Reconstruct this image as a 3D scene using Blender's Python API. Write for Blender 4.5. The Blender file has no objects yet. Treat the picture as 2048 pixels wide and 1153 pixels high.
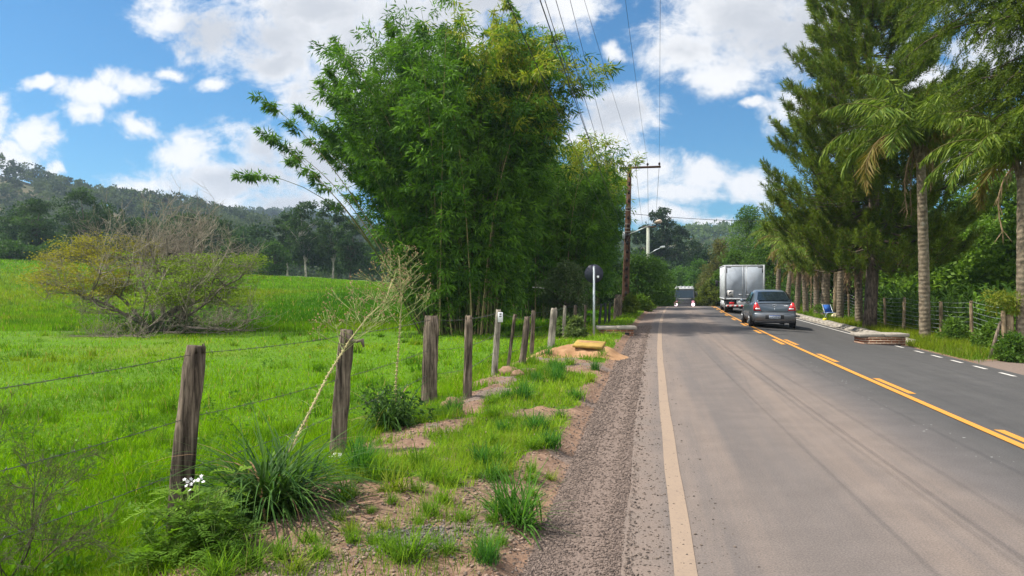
import bpy, math
import numpy as np
from mathutils import Vector, Matrix

scene = bpy.context.scene
COLL = scene.collection
R = math.radians
F, CX, HY, CAMZ = 1479.0, 1024.0, 570.0, 1.65       # focal length, centre and horizon of the 2048 px wide photograph

# ------------------------------------------------------------------ camera
cam_data = bpy.data.cameras.new('camera')
cam_data.sensor_width = 36.0
cam_data.lens = 36.0 * F / 2048.0
cam_data.clip_start = 0.05
cam_data.clip_end = 5000.0
cam = bpy.data.objects.new('camera', cam_data)
COLL.objects.link(cam)
cam.location = (0, 0, CAMZ)
cam.rotation_euler = (R(90) - math.atan((576.5 - HY) / F), 0, 0)
scene.camera = cam

# ------------------------------------------------------------------ light
SUN_EL, SUN_AZ = 55.0, -82.0          # azimuth measured from +Y towards +X
sun_data = bpy.data.lights.new('sun', 'SUN')
sun_data.energy = 4.5
sun_data.angle = R(0.53)
sun_data.color = (1.0, 0.95, 0.86)
sun = bpy.data.objects.new('sun', sun_data)
COLL.objects.link(sun)
sdir = Vector((math.sin(R(SUN_AZ)) * math.cos(R(SUN_EL)), math.cos(R(SUN_AZ)) * math.cos(R(SUN_EL)), math.sin(R(SUN_EL))))
sun.rotation_euler = sdir.to_track_quat('Z', 'Y').to_euler()

scene.view_settings.view_transform = 'Standard'
scene.view_settings.look = 'None'
scene.view_settings.exposure = 0.9
scene.view_settings.gamma = 1.0
scene.render.engine = 'CYCLES'
scene.cycles.max_bounces = 6
scene.cycles.transparent_max_bounces = 6
scene.cycles.diffuse_bounces = 3
scene.cycles.glossy_bounces = 2
scene.cycles.transmission_bounces = 4
scene.cycles.caustics_reflective = False
scene.cycles.caustics_refractive = False
scene.cycles.use_denoising = True
try:
    scene.cycles.denoiser = 'OPENIMAGEDENOISE'
    scene.cycles.denoising_prefilter = 'ACCURATE'
except Exception:
    pass
scene.cycles.sample_clamp_indirect = 4.0


class NG:
    """small helper for building node trees"""
    def __init__(self, tree):
        self.t = tree
        tree.nodes.clear()

    def n(self, kind, **kw):
        nd = self.t.nodes.new(kind)
        for k, v in kw.items():
            setattr(nd, k, v)
        return nd

    def l(self, a, b):
        self.t.links.new(a, b)

    def put(self, sock, v):
        if isinstance(v, bpy.types.NodeSocket):
            self.l(v, sock)
        else:
            sock.default_value = v

    def m(self, op, a, b=0.0, c=None, clamp=False):
        nd = self.n('ShaderNodeMath', operation=op, use_clamp=clamp)
        self.put(nd.inputs[0], a)
        self.put(nd.inputs[1], b)
        if c is not None:
            self.put(nd.inputs[2], c)
        return nd.outputs[0]

    def vm(self, op, a, b=(0, 0, 0)):
        nd = self.n('ShaderNodeVectorMath', operation=op)
        self.put(nd.inputs[0], a)
        self.put(nd.inputs[1], b)
        return nd.outputs['Value'] if op in ('LENGTH', 'DOT_PRODUCT', 'DISTANCE') else nd.outputs['Vector']

    def ss(self, v, a, b, lo=0.0, hi=1.0, kind='SMOOTHSTEP'):
        nd = self.n('ShaderNodeMapRange', interpolation_type=kind)
        self.put(nd.inputs['Value'], v)
        nd.inputs['From Min'].default_value = a
        nd.inputs['From Max'].default_value = b
        nd.inputs['To Min'].default_value = lo
        nd.inputs['To Max'].default_value = hi
        return nd.outputs['Result']

    def mix(self, f, a, b, blend='MIX'):
        nd = self.n('ShaderNodeMix', data_type='RGBA', blend_type=blend)
        self.put(nd.inputs[0], f)
        self.put(nd.inputs[6], a if isinstance(a, bpy.types.NodeSocket) else tuple(a)[:3] + (1,))
        self.put(nd.inputs[7], b if isinstance(b, bpy.types.NodeSocket) else tuple(b)[:3] + (1,))
        return nd.outputs[2]

    def noise(self, vec, scale, detail=4.0, rough=0.55, out='Fac', dist=0.0):
        nd = self.n('ShaderNodeTexNoise')
        nd.noise_dimensions = '3D'
        if vec is not None:
            self.l(vec, nd.inputs['Vector'])
        nd.inputs['Scale'].default_value = scale
        nd.inputs['Detail'].default_value = detail
        nd.inputs['Roughness'].default_value = rough
        nd.inputs['Distortion'].default_value = dist
        return nd.outputs[out]

    def scl(self, vec, s):
        return self.vm('MULTIPLY', vec, s)


# ------------------------------------------------------------------ world: sky and cumulus clouds, laid out by direction
world = bpy.data.worlds.new('World')
scene.world = world
world.use_nodes = True
g = NG(world.node_tree)
sky = g.n('ShaderNodeTexSky', sky_type='NISHITA')
sky.sun_disc = False
sky.sun_elevation = R(SUN_EL)
sky.sun_rotation = R(SUN_AZ)
sky.altitude = 50
sky.air_density = 1.0
sky.dust_density = 0.6
sky.ozone_density = 2.2
tc = g.n('ShaderNodeTexCoord')
dirv = tc.outputs['Generated']
sep = g.n('ShaderNodeSeparateXYZ')
g.l(dirv, sep.inputs[0])
ysafe = g.m('MAXIMUM', sep.outputs[1], 0.05)
u = g.m('DIVIDE', sep.outputs[0], ysafe)
v = g.m('DIVIDE', sep.outputs[2], ysafe)
uv = g.n('ShaderNodeCombineXYZ')
g.l(u, uv.inputs[0]); g.l(v, uv.inputs[1])
uvv = uv.outputs[0]
# domain warp so that the cloud outlines billow
w1 = g.noise(uvv, 7.0, 4.0, 0.6, 'Color')
w1 = g.vm('MULTIPLY', g.vm('SUBTRACT', w1, (0.5, 0.5, 0.5)), (0.10, 0.07, 0))
w2 = g.noise(uvv, 26.0, 3.0, 0.6, 'Color')
w2 = g.vm('MULTIPLY', g.vm('SUBTRACT', w2, (0.5, 0.5, 0.5)), (0.030, 0.024, 0))
wuv = g.vm('ADD', g.vm('ADD', uvv, w1), w2)
CLOUDS = [  # px, py, rx, ry
    (335, 35, 75, 46), (440, 55, 120, 70), (560, 70, 150, 95), (700, 90, 180, 150), (640, 190, 90, 85), (640, 20, 260, 80),
    (860, 60, 220, 150), (950, 10, 260, 80), (1140, 5, 110, 45), (780, 200, 160, 120), (560, 120, 90, 60),
    (1235, 225, 130, 62), (1180, 280, 90, 50), (1290, 240, 70, 40),
    (1480, 50, 200, 120), (1370, 95, 95, 65), (1620, 60, 130, 130), (1440, 150, 85, 50), (1560, -40, 300, 110),
    (1600, 225, 75, 50), (1690, 250, 120, 80),
    (1390, 345, 85, 44), (1300, 355, 85, 44), (1495, 376, 60, 38), (1235, 350, 80, 50), (1350, 388, 150, 26), (1330, 430, 90, 24),
    (1425, 445, 60, 18),
    (375, 310, 75, 50), (520, 310, 95, 60), (610, 320, 100, 60), (300, 368, 100, 36), (450, 360, 230, 52), (660, 330, 120, 75),
    (570, 405, 160, 36), (240, 372, 70, 24), (430, 400, 120, 26),
    (-10, 250, 55, 75), (62, 275, 52, 42), (15, 315, 100, 46), (-10, 195, 40, 32), (-60, 300, 90, 90),
    (85, 170, 52, 20), (185, 190, 70, 36), (160, 228, 48, 30), (250, 163, 80, 28), (340, 140, 44, 20), (435, 167, 48, 24), (270, 248, 66, 28),
    (118, 345, 20, 26), (1510, 208, 36, 18), (1232, 100, 34, 22), (1960, 330, 120, 60), (1830, 200, 160, 120), (2000, 60, 140, 120),
]
field = None
field_big = None
for (px, py, rx, ry) in CLOUDS:
    c = ((px - CX) / F, (HY - py) / F, 0)
    d = g.vm('MULTIPLY', g.vm('SUBTRACT', wuv, c), (F / rx, F / ry, 0))
    val = g.m('SUBTRACT', 1.0, g.vm('LENGTH', d))
    sm = g.n('ShaderNodeMath', operation='SMOOTH_MAX')
    if field is None:
        field = val
    else:
        g.l(field, sm.inputs[0]); g.l(val, sm.inputs[1]); sm.inputs[2].default_value = 0.18
        field = sm.outputs[0]
    if rx * ry > 5200:
        field_big = val if field_big is None else g.m('MAXIMUM', field_big, val)
n1 = g.noise(g.scl(uvv, (0.8, 1.25, 1)), 13.0, 8.0, 0.66, dist=0.5)
n1b = g.noise(uvv, 5.0, 5.0, 0.6)
n1c = g.noise(uvv, 55.0, 5.0, 0.7)
dens = g.m('ADD', g.m('ADD', field, g.m('MULTIPLY', g.m('SUBTRACT', n1, 0.5), 2.3)), g.m('MULTIPLY', g.m('SUBTRACT', n1c, 0.5), 0.8))
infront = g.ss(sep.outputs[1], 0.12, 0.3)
# unseen clouds added out of view, dense and bright to fill the shade
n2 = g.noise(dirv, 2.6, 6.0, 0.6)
fill_cloud_d = g.m('MULTIPLY', g.m('SUBTRACT', n2, 0.44), 4.0)
dens_all = g.m('ADD', g.m('MULTIPLY', dens, infront), g.m('MULTIPLY', fill_cloud_d, g.m('SUBTRACT', 1.0, infront)))
cover = g.ss(dens_all, -0.16, 0.72)
up = g.ss(sep.outputs[2], 0.0, 0.03)
cover = g.m('MULTIPLY', cover, up)
# thick parts of a cloud are greyer than its sunlit rims
thick = g.ss(g.m('ADD', g.m('ADD', field_big, g.m('MULTIPLY', g.m('SUBTRACT', n1b, 0.5), 1.8)), g.m('MULTIPLY', g.m('SUBTRACT', n1, 0.5), 1.0)), 0.15, 0.95)
CLOUD_W, CLOUD_G = (3.6, 3.62, 3.68), (2.3, 2.4, 2.6)
ccol = g.mix(thick, CLOUD_W, CLOUD_G)
skyc = g.mix(1.0, sky.outputs[0], (0.138, 0.345, 0.46), 'MULTIPLY')
ccol = g.mix(infront, (11, 10.8, 10.5), ccol)  # unseen clouds outshine the visible ones, for added ambient light
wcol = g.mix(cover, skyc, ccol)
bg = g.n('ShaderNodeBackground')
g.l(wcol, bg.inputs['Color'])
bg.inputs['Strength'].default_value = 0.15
wo = g.n('ShaderNodeOutputWorld')
g.l(bg.outputs[0], wo.inputs['Surface'])


# ------------------------------------------------------------------ mesh helpers
def tag(o, label=None, cat=None, group=None, kind=None):
    if label: o['label'] = label
    if cat: o['category'] = cat
    if group: o['group'] = group
    if kind: o['kind'] = kind
    return o


def thing(name, label, cat, loc=(0, 0, 0), rz=0.0, group=None):
    o = bpy.data.objects.new(name, None)
    COLL.objects.link(o)
    o.location = loc
    o.rotation_euler = (0, 0, rz)
    o.empty_display_size = 0.2
    return tag(o, label, cat, group)


def link_copy(o, parent=None):
    c = o.copy()
    COLL.objects.link(c)
    if parent is not None:
        c.parent = parent
    return c


def dup(root, loc, rz=0.0, label=None, scale=None, group=None):
    r = link_copy(root)
    r.location = loc
    r.rotation_euler = (0, 0, rz)
    if scale is not None:
        r.scale = scale if hasattr(scale, '__len__') else (scale,) * 3
    if label: r['label'] = label
    if group: r['group'] = group
    for ch in [o for o in root.children]:
        c = link_copy(ch, r)
        for gch in [o for o in ch.children]:
            link_copy(gch, c)
    return r


def mesh(name, V, Q=None, T=None, mat=None, parent=None, col=None, attrs=None, smooth=False):
    V = np.asarray(V, np.float32).reshape(-1, 3)
    Q = np.zeros((0, 4), np.int32) if Q is None or len(Q) == 0 else np.asarray(Q, np.int32)
    T = np.zeros((0, 3), np.int32) if T is None or len(T) == 0 else np.asarray(T, np.int32)
    me = bpy.data.meshes.new(name)
    me.vertices.add(len(V))
    me.vertices.foreach_set('co', V.ravel())
    loops = np.concatenate([Q.ravel(), T.ravel()]).astype(np.int32)
    me.loops.add(len(loops))
    me.loops.foreach_set('vertex_index', loops)
    nq, nt = len(Q), len(T)
    me.polygons.add(nq + nt)
    starts = np.concatenate([np.arange(nq) * 4, nq * 4 + np.arange(nt) * 3]).astype(np.int32)
    me.polygons.foreach_set('loop_start', starts)
    if col is not None:
        col = np.asarray(col, np.float32)
        a = me.attributes.new('col', 'FLOAT_COLOR', 'POINT')
        a.data.foreach_set('color', np.concatenate([col, np.ones((len(col), 1), np.float32)], 1).ravel())
    for k, val in (attrs or {}).items():
        a = me.attributes.new(k, 'FLOAT', 'POINT')
        a.data.foreach_set('value', np.asarray(val, np.float32).ravel())
    me.update(calc_edges=True)
    if smooth:
        me.shade_smooth()
    if mat is not None:
        me.materials.append(mat)
    o = bpy.data.objects.new(name, me)
    COLL.objects.link(o)
    if parent is not None:
        o.parent = parent
    return o


class A:
    """collects geometry for ONE mesh object"""
    def __init__(self):
        self.V, self.Q, self.T, self.C, self.n = [], [], [], [], 0

    def add(self, V, Q=None, T=None, col=None):
        V = np.asarray(V, float).reshape(-1, 3)
        if Q is not None and len(Q): self.Q.append(np.asarray(Q, int) + self.n)
        if T is not None and len(T): self.T.append(np.asarray(T, int) + self.n)
        self.V.append(V)
        c = np.asarray((0.5, 0.5, 0.5) if col is None else col, float)
        if c.ndim == 1: c = np.repeat(c[None], len(V), 0)
        self.C.append(c)
        self.n += len(V)
        return self

    def box(self, x0, x1, y0, y1, z0, z1, col=None, M=None):
        V = np.array([(x, y, z) for z in (z0, z1) for y in (y0, y1) for x in (x0, x1)], float)
        if M is not None:
            V = V @ np.array(M.to_3x3()).T + np.array(M.to_translation())
        return self.add(V, [(0, 2, 3, 1), (4, 5, 7, 6), (0, 1, 5, 4), (2, 6, 7, 3), (0, 4, 6, 2), (1, 3, 7, 5)], None, col)

    def bbox(self, x0, x1, y0, y1, z0, z1, b=0.01, col=None):
        """box with chamfered edges"""
        rings = []
        for (z, i) in ((z0, b), (z0 + b, 0), (z1 - b, 0), (z1, b)):
            X0, X1, Y0, Y1 = x0 + i, x1 - i, y0 + i, y1 - i
            c = b if i == 0 else b * 0.6
            rings.append([(X0 + c, Y0, z), (X1 - c, Y0, z), (X1, Y0 + c, z), (X1, Y1 - c, z), (X1 - c, Y1, z), (X0 + c, Y1, z), (X0, Y1 - c, z), (X0, Y0 + c, z)])
        return self.loft(rings, col)

    def loft(self, rings, col=None, cap=True):
        rings = [np.asarray(r, float) for r in rings]
        m, k = len(rings[0]), len(rings)
        V = np.concatenate(rings)
        i = np.arange(m); j = (i + 1) % m
        Q = np.concatenate([np.stack([a * m + i, a * m + j, (a + 1) * m + j, (a + 1) * m + i], 1) for a in range(k - 1)])
        T = []
        if cap:
            V = np.concatenate([V, [rings[0].mean(0)], [rings[-1].mean(0)]])
            c0, c1 = m * k, m * k + 1
            T = [(c0, b, a) for a, b in zip(i, j)] + [(c1, (k - 1) * m + a, (k - 1) * m + b) for a, b in zip(i, j)]
        return self.add(V, Q, T, col)

    def tube(self, pts, rad, n=6, col=None, cap=True, jit=None):
        pts = np.asarray(pts, float)
        k = len(pts)
        rad = np.full(k, rad, float) if np.isscalar(rad) else np.asarray(rad, float)
        tan = np.gradient(pts, axis=0)
        tan /= np.linalg.norm(tan, axis=1)[:, None] + 1e-9
        mt = np.abs(tan.mean(0))
        ref = np.array((1.0, 0, 0)) if mt[2] > 0.6 else np.array((0, 0, 1.0))
        s = np.cross(tan, ref); s /= np.linalg.norm(s, axis=1)[:, None] + 1e-9
        b = np.cross(s, tan)
        a = np.arange(n) * 2 * math.pi / n
        rr = rad[:, None, None] * (np.ones((k, n, 1)) if jit is None else jit.reshape(k, n, 1))
        ring = pts[:, None] + rr * (np.cos(a)[None, :, None] * s[:, None] + np.sin(a)[None, :, None] * b[:, None])
        return self.loft(list(ring), col, cap)

    def ball(self, c, r, n=8, m=5, col=None, sc=(1, 1, 1)):
        rings = []
        for k in range(m + 1):
            ph = math.pi * (k + 0.02) / (m + 0.04) - math.pi / 2
            rings.append([(c[0] + r * sc[0] * math.cos(ph) * math.cos(q), c[1] + r * sc[1] * math.cos(ph) * math.sin(q), c[2] + r * sc[2] * math.sin(ph)) for q in np.arange(n) * 2 * math.pi / n])
        return self.loft(rings, col)

    def disc(self, c, r, axis, th, n=20, col=None):
        """short cylinder centred at c along axis"""
        c, ax = np.array(c, float), np.array(axis, float)
        return self.tube([c - ax * th / 2, c + ax * th / 2], r, n, col)

    def build(self, name, mat, parent=None, smooth=False):
        V = np.concatenate(self.V); C = np.concatenate(self.C)
        Q = np.concatenate(self.Q) if self.Q else None
        T = np.concatenate(self.T) if self.T else None
        return mesh(name, V, Q, T, mat, parent, C, None, smooth)


def vnoise(x, y, scale, seed=0):
    """smooth value noise in 0..1"""
    r = np.random.default_rng(seed).random((256, 256))
    x = np.asarray(x, float) * scale + 1000.3; y = np.asarray(y, float) * scale + 1000.7
    xi, yi = np.floor(x).astype(int), np.floor(y).astype(int)
    fx, fy = x - xi, y - yi
    fx, fy = fx * fx * (3 - 2 * fx), fy * fy * (3 - 2 * fy)
    a, b = r[xi % 256, yi % 256], r[(xi + 1) % 256, yi % 256]
    c, d = r[xi % 256, (yi + 1) % 256], r[(xi + 1) % 256, (yi + 1) % 256]
    return (a * (1 - fx) + b * fx) * (1 - fy) + (c * (1 - fx) + d * fx) * fy


def fbm(x, y, scale, seed=0, oct=3):
    t, a, s = 0, 0.5, 0
    for k in range(oct):
        t = t + a * vnoise(x, y, scale * 2 ** k, seed + k); s += a; a *= 0.5
    return t / s


def sstep(x, a, b):
    q = np.clip((np.asarray(x, float) - a) / (b - a), 0, 1)
    return q * q * (3 - 2 * q)


def unit(D):
    return D / (np.linalg.norm(D, axis=-1, keepdims=True) + 1e-9)


def kites(acc, P, D, L, W, col, rng, S=None, mid=0.42):
    """leaf-shaped quads: base P, direction D"""
    n = len(P)
    D = unit(D)
    if S is None:
        S = unit(np.cross(D, rng.normal(size=(n, 3))))
    L = np.broadcast_to(np.asarray(L, float), (n,))[:, None]; W = np.broadcast_to(np.asarray(W, float), (n,))[:, None]
    V = np.stack([P, P + D * L * mid + S * W / 2, P + D * L, P + D * L * mid - S * W / 2], 1).reshape(-1, 3)
    acc.add(V, np.arange(4 * n).reshape(n, 4), None, np.repeat(np.broadcast_to(col, (n, 3)), 4, 0))


def blades(acc, P, az, th0, th1, L, W, nseg, col, prof='grass'):
    """curved strap leaves; th is the angle from vertical at base and tip"""
    n = len(P)
    s = np.linspace(0, 1, nseg + 1)
    th0, th1, L, W, az = [np.broadcast_to(np.asarray(q, float), (n,)) for q in (th0, th1, L, W, az)]
    th = th0[:, None] + (th1 - th0)[:, None] * s
    tm = (th[:, 1:] + th[:, :-1]) / 2
    dl = (L / nseg)[:, None]
    z0 = np.zeros((n, 1))
    h = np.concatenate([z0, np.cumsum(np.sin(tm) * dl, 1)], 1)
    zz = np.concatenate([z0, np.cumsum(np.cos(tm) * dl, 1)], 1)
    ca, sa = np.cos(az)[:, None], np.sin(az)[:, None]
    Cc = np.stack([P[:, :1] + h * ca, P[:, 1:2] + h * sa, P[:, 2:3] + zz], 2)
    if prof == 'grass':
        pw = np.clip(1.05 - s ** 1.5, 0.06, 1) * (0.7 + 0.3 * np.minimum(1, s * 4))
    else:
        pw = np.clip(np.sin(np.pi * (0.12 + 0.86 * s)), 0.06, 1)
    w = W[:, None] * pw / 2
    S = np.stack([-sa * w, ca * w, np.zeros_like(w)], 2)
    V = np.stack([Cc - S, Cc + S], 2).reshape(-1, 3)
    m = (nseg + 1) * 2
    b = (np.arange(n) * m)[:, None, None] + (np.arange(nseg) * 2)[None, :, None]
    Q = (b + np.array([0, 1, 3, 2])[None, None, :]).reshape(-1, 4)
    acc.add(V, Q, None, np.repeat(np.broadcast_to(col, (n, 3)), m, 0))


def mixcol(a, b, f):
    f = np.asarray(f)[:, None]
    return np.asarray(a) * (1 - f) + np.asarray(b) * f


# ------------------------------------------------------------------ materials
def new_mat(name):
    m = bpy.data.materials.new(name)
    m.use_nodes = True
    return m, NG(m.node_tree)


def out(g, shader, disp=None):
    o = g.n('ShaderNodeOutputMaterial')
    g.l(shader, o.inputs['Surface'])


def bsdf(g, col, rough=0.7, spec=0.3, metal=0.0, bump=None, bstr=0.3, bdist=0.01, coat=0.0):
    b = g.n('ShaderNodeBsdfPrincipled')
    g.put(b.inputs['Base Color'], col if isinstance(col, bpy.types.NodeSocket) else tuple(col)[:3] + (1,))
    g.put(b.inputs['Roughness'], rough)
    b.inputs['Specular IOR Level'].default_value = spec
    b.inputs['Metallic'].default_value = metal
    b.inputs['Coat Weight'].default_value = coat
    b.inputs['Coat Roughness'].default_value = 0.05
    if bump is not None:
        bp = g.n('ShaderNodeBump')
        bp.inputs['Strength'].default_value = bstr
        bp.inputs['Distance'].default_value = bdist
        g.l(bump, bp.inputs['Height'])
        g.l(bp.outputs[0], b.inputs['Normal'])
    return b.outputs[0]


def m_leaf(name, trans=0.38, rough=0.5, spec=0.25, tcol=(1.25, 1.35, 0.55)):
    m, g = new_mat(name)
    a = g.n('ShaderNodeAttribute', attribute_name='col')
    c = a.outputs['Color']
    tr = g.n('ShaderNodeBsdfTranslucent')
    g.l(g.mix(1.0, c, tcol, 'MULTIPLY'), tr.inputs['Color'])
    mx = g.n('ShaderNodeMixShader')
    mx.inputs[0].default_value = trans
    g.l(bsdf(g, c, rough, spec), mx.inputs[1])
    g.l(tr.outputs[0], mx.inputs[2])
    out(g, mx.outputs[0])
    return m


def m_plain(name, col, rough=0.6, spec=0.3, metal=0.0, var=0.15, scale=6.0, coat=0.0, bstr=0.0, dirt=None):
    m, g = new_mat(name)
    t = g.n('ShaderNodeTexCoord')
    n = g.noise(t.outputs['Object'], scale, 5.0, 0.6)
    c0 = tuple(q * (1 - var) for q in col); c1 = tuple(min(1, q * (1 + var)) for q in col)
    c = g.mix(g.ss(n, 0.3, 0.7), c0, c1)
    if dirt is not None:
        n2 = g.noise(t.outputs['Object'], scale * 0.6, 6.0, 0.7)
        c = g.mix(g.m('MULTIPLY', g.ss(n2, 0.45, 0.75), dirt[1]), c, dirt[0])
    out(g, bsdf(g, c, rough, spec, metal, n if bstr else None, bstr, 0.01, coat))
    return m


def m_attr(name, rough=0.85, spec=0.15, scale=30.0, var=0.25, bstr=0.4):
    m, g = new_mat(name)
    a = g.n('ShaderNodeAttribute', attribute_name='col')
    t = g.n('ShaderNodeTexCoord')
    n = g.noise(t.outputs['Object'], scale, 4.0, 0.6)
    c = g.mix(1.0, a.outputs['Color'], g.mix(g.ss(n, 0.25, 0.75), (1 - var,) * 3, (1 + var,) * 3), 'MULTIPLY')
    out(g, bsdf(g, c, rough, spec, 0, n, bstr, 0.01))
    return m


def m_wood(name, c0, c1, scale=(40, 40, 3), bstr=0.8, moss=None):
    m, g = new_mat(name)
    t = g.n('ShaderNodeTexCoord')
    p = g.scl(t.outputs['Object'], scale)
    n = g.noise(p, 1.0, 6.0, 0.65, dist=0.4)
    n2 = g.noise(t.outputs['Object'], 3.0, 4.0, 0.6)
    c = g.mix(g.ss(n, 0.32, 0.68), c0, c1)
    c = g.mix(1.0, c, g.mix(g.ss(n2, 0.3, 0.7), (0.6, 0.59, 0.58), (1.3, 1.27, 1.22)), 'MULTIPLY')
    if moss is not None:
        c = g.mix(g.m('MULTIPLY', g.ss(g.noise(t.outputs['Object'], 9.0, 5.0, 0.7), 0.52, 0.7), 0.6), c, moss)
    out(g, bsdf(g, c, 0.9, 0.1, 0, n, bstr, 0.012))
    return m


LEAF = m_leaf('foliage_leaf', 0.4, 0.55, 0.12)
GRASS = m_leaf('grass_blade', 0.42, 0.7, 0.0, (1.2, 1.3, 0.3))
STRAP = m_leaf('strap_leaf', 0.32, 0.5, 0.1)
NEEDLE = m_leaf('needle', 0.3, 0.55, 0.15, (1.2, 1.2, 0.5))
FARLEAF = m_leaf('distant_leaf', 0.3, 0.7, 0.1)
BARK = m_wood('bark', (0.045, 0.035, 0.028), (0.16, 0.125, 0.095), (14, 14, 3))
PALE_BARK = m_wood('pale_bark', (0.22, 0.20, 0.17), (0.42, 0.39, 0.34), (5, 5, 1.2), 0.4)
POSTWOOD = m_wood('weathered_post', (0.024, 0.018, 0.014), (0.20, 0.158, 0.122), (30, 30, 2.0), 1.0)
PALEPOST = m_wood('pale_post', (0.09, 0.08, 0.066), (0.30, 0.27, 0.225), (34, 34, 2.5), 0.9)
STAKE = m_wood('stake', (0.12, 0.085, 0.05), (0.34, 0.26, 0.17), (30, 30, 3), 0.7)
TWIG = m_attr('twig', 0.9, 0.1, 12.0, 0.3, 0.2)
WIRE = m_plain('wire', (0.10, 0.095, 0.09), 0.5, 0.4, 0.6)
CABLE = m_plain('cable', (0.03, 0.03, 0.032), 0.6, 0.3)
CONCRETE = m_plain('concrete', (0.27, 0.24, 0.20), 0.9, 0.15, 0, 0.2, 5.0, 0, 0.3, ((0.22, 0.18, 0.14), 0.6))
RUBBER = m_plain('rubber', (0.02, 0.02, 0.021), 0.85, 0.2)
BLACK = m_plain('black_plastic', (0.018, 0.018, 0.02), 0.5, 0.3)
STEEL = m_plain('galvanised', (0.42, 0.45, 0.46), 0.45, 0.5, 0.5, 0.1)

# ================================================================== SETTING
def slope(Y):
    return 0.178 + 0.001 * np.clip(Y, -20, 70)


def XL(Y):
    """X of the left edge line of the road"""
    Yc = np.clip(Y, -20, 70)
    return 0.979 + 0.178 * (Yc - 4.186) + 0.0005 * (Yc ** 2 - 17.5) + (Y - Yc) * (0.178 + 0.001 * Yc)


def kf(Y):
    return np.sqrt(1 + slope(Y) ** 2)


def tof(X, Y):
    return (X - XL(Y)) / kf(Y)


def xat(t, Y):
    return XL(Y) + t * kf(Y)


def yaw(Y):
    return -math.atan(float(slope(np.float64(Y))))


def zroad(Y):
    Y = np.asarray(Y, float)
    return -0.00103 * np.clip(Y - 50, 0, 50) ** 2 - 0.103 * np.clip(Y - 100, 0, 22)


def cross_z(t):
    return np.interp(t, [-1, 3.5, 7.4], [0, 0, -0.215])


PROF_T = [-80, -30, -8, -4.2, -3.4, -2.7, -1.9, -1.15, -0.95, -0.36, -0.30, 3.5, 7.30, 7.36, 8.1, 9.0, 12, 60]
PROF_Z = [-0.2, -0.25, -0.26, -0.22, -0.13, 0.0, 0.03, 0.03, -0.03, -0.012, -0.05, -0.05, -0.27, -0.26, -0.20, -0.24, -0.42, -0.5]


def ground(X, Y, rough=True):
    X, Y = np.asarray(X, float), np.asarray(Y, float)
    t = tof(X, Y)
    far = sstep(t, -45, -12) * (1 - sstep(t, 16, 50))
    z = zroad(Y) * (0.15 + 0.85 * far) + np.interp(t, PROF_T, PROF_Z)
    amp = np.interp(X, [-60, -25, -8, 3, 9], [4.5, 2.9, 2.0, 1.4, 0.9])
    left = sstep(-t, 3.6, 9)
    z = z + amp * sstep(Y, 31, 96) * left + 1.2 * sstep(-X, 30, 90) * sstep(Y, 40, 90)
    z = z + 3.0 * sstep(t, 14, 50) * sstep(Y, 20, 80)
    if rough:
        verge = sstep(t, -3.9, -3.0) * (1 - sstep(t, -1.15, -0.95)) * (1 - sstep(Y, 40, 60))
        z = z + verge * (0.11 * (fbm(X, Y, 1.3, 3) - 0.5) + 0.07 * (fbm(X, Y, 4.0, 9) - 0.5) + 0.03 * (fbm(X, Y, 11.0, 19) - 0.5))
        fld = sstep(-t, 3.4, 5.0)
        z = z + fld * (0.12 * (fbm(X, Y, 0.35, 21) - 0.5) + 0.05 * (fbm(X, Y, 1.6, 31) - 0.5))
    return z


def on(X, Y):
    return (float(X), float(Y), float(ground(X, Y)))


def pix_ground(px, py):
    """point of the ground seen at a pixel of the photograph (used once, to survey where things stand)"""
    Ys = np.exp(np.linspace(math.log(2.5), math.log(130), 4000))
    X = (px - CX) / F * Ys
    zr = CAMZ - (py - HY) / F * Ys
    hit = np.nonzero(ground(X, Ys) >= zr)[0]
    k = hit[0] if len(hit) else len(Ys) - 1
    return float(X[k]), float(Ys[k])


def at(px, Y):
    return (px - CX) / F * Y


def hz(py, Y):
    return CAMZ + (HY - py) / F * Y


def verge_grass(X, Y, t):
    """how grassy the ground is, 0..1"""
    field = sstep(-t + 0.7 * (fbm(X, Y, 0.8, 55) - 0.5), 2.95, 3.35)
    patch = sstep(fbm(X, Y, 1.1, 77) + 0.10 * sstep(Y, 6, 11), 0.43, 0.58) * (1 - sstep(t, -1.25, -1.05)) * (0.12 + 0.88 * sstep(Y, 5.0, 6.4))
    late = sstep(Y, 22, 28) * (1 - sstep(t, -1.6, -1.0))
    right = sstep(t, 7.45, 7.65) * sstep(Y, 17.6, 19.2) * (1 - sstep(Y, 23.2, 23.6))
    right = np.maximum(right, sstep(t, 8.0, 8.25) * sstep(Y, 19.5, 21.5))
    right = np.maximum(right, sstep(t, 9.1, 9.6))
    return np.clip(np.maximum.reduce([field, patch, late, right]), 0, 1)


# ---- terrain: one sheet to the horizon
ts = np.unique(np.round(np.concatenate([
    -np.geomspace(14, 1500, 40), np.arange(-14, -4, 0.3), np.arange(-4, -0.9, 0.06), np.arange(-0.9, -0.36, 0.09), [-0.36, -0.30, 0, 1, 2, 3, 3.5, 4, 5, 6, 7, 7.30, 7.36],
    np.arange(7.5, 12, 0.25), np.geomspace(12, 1500, 36)]), 3))
ys = np.unique(np.round(np.concatenate([[-60, -30, -15, -6, -2, 0, 1], np.arange(1.5, 20, 0.08), np.arange(20, 62, 0.4), np.arange(62, 140, 2.0), np.geomspace(140, 2600, 34)]), 3))
TT, YY = np.meshgrid(ts, ys)
XX = xat(TT, YY)
ZZ = ground(XX, YY)
nT, nY = len(ts), len(ys)
idx = np.arange(nT * nY).reshape(nY, nT)
Q = np.stack([idx[:-1, :-1], idx[:-1, 1:], idx[1:, 1:], idx[1:, :-1]], -1).reshape(-1, 4)
gm = verge_grass(XX, YY, TT)
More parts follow.
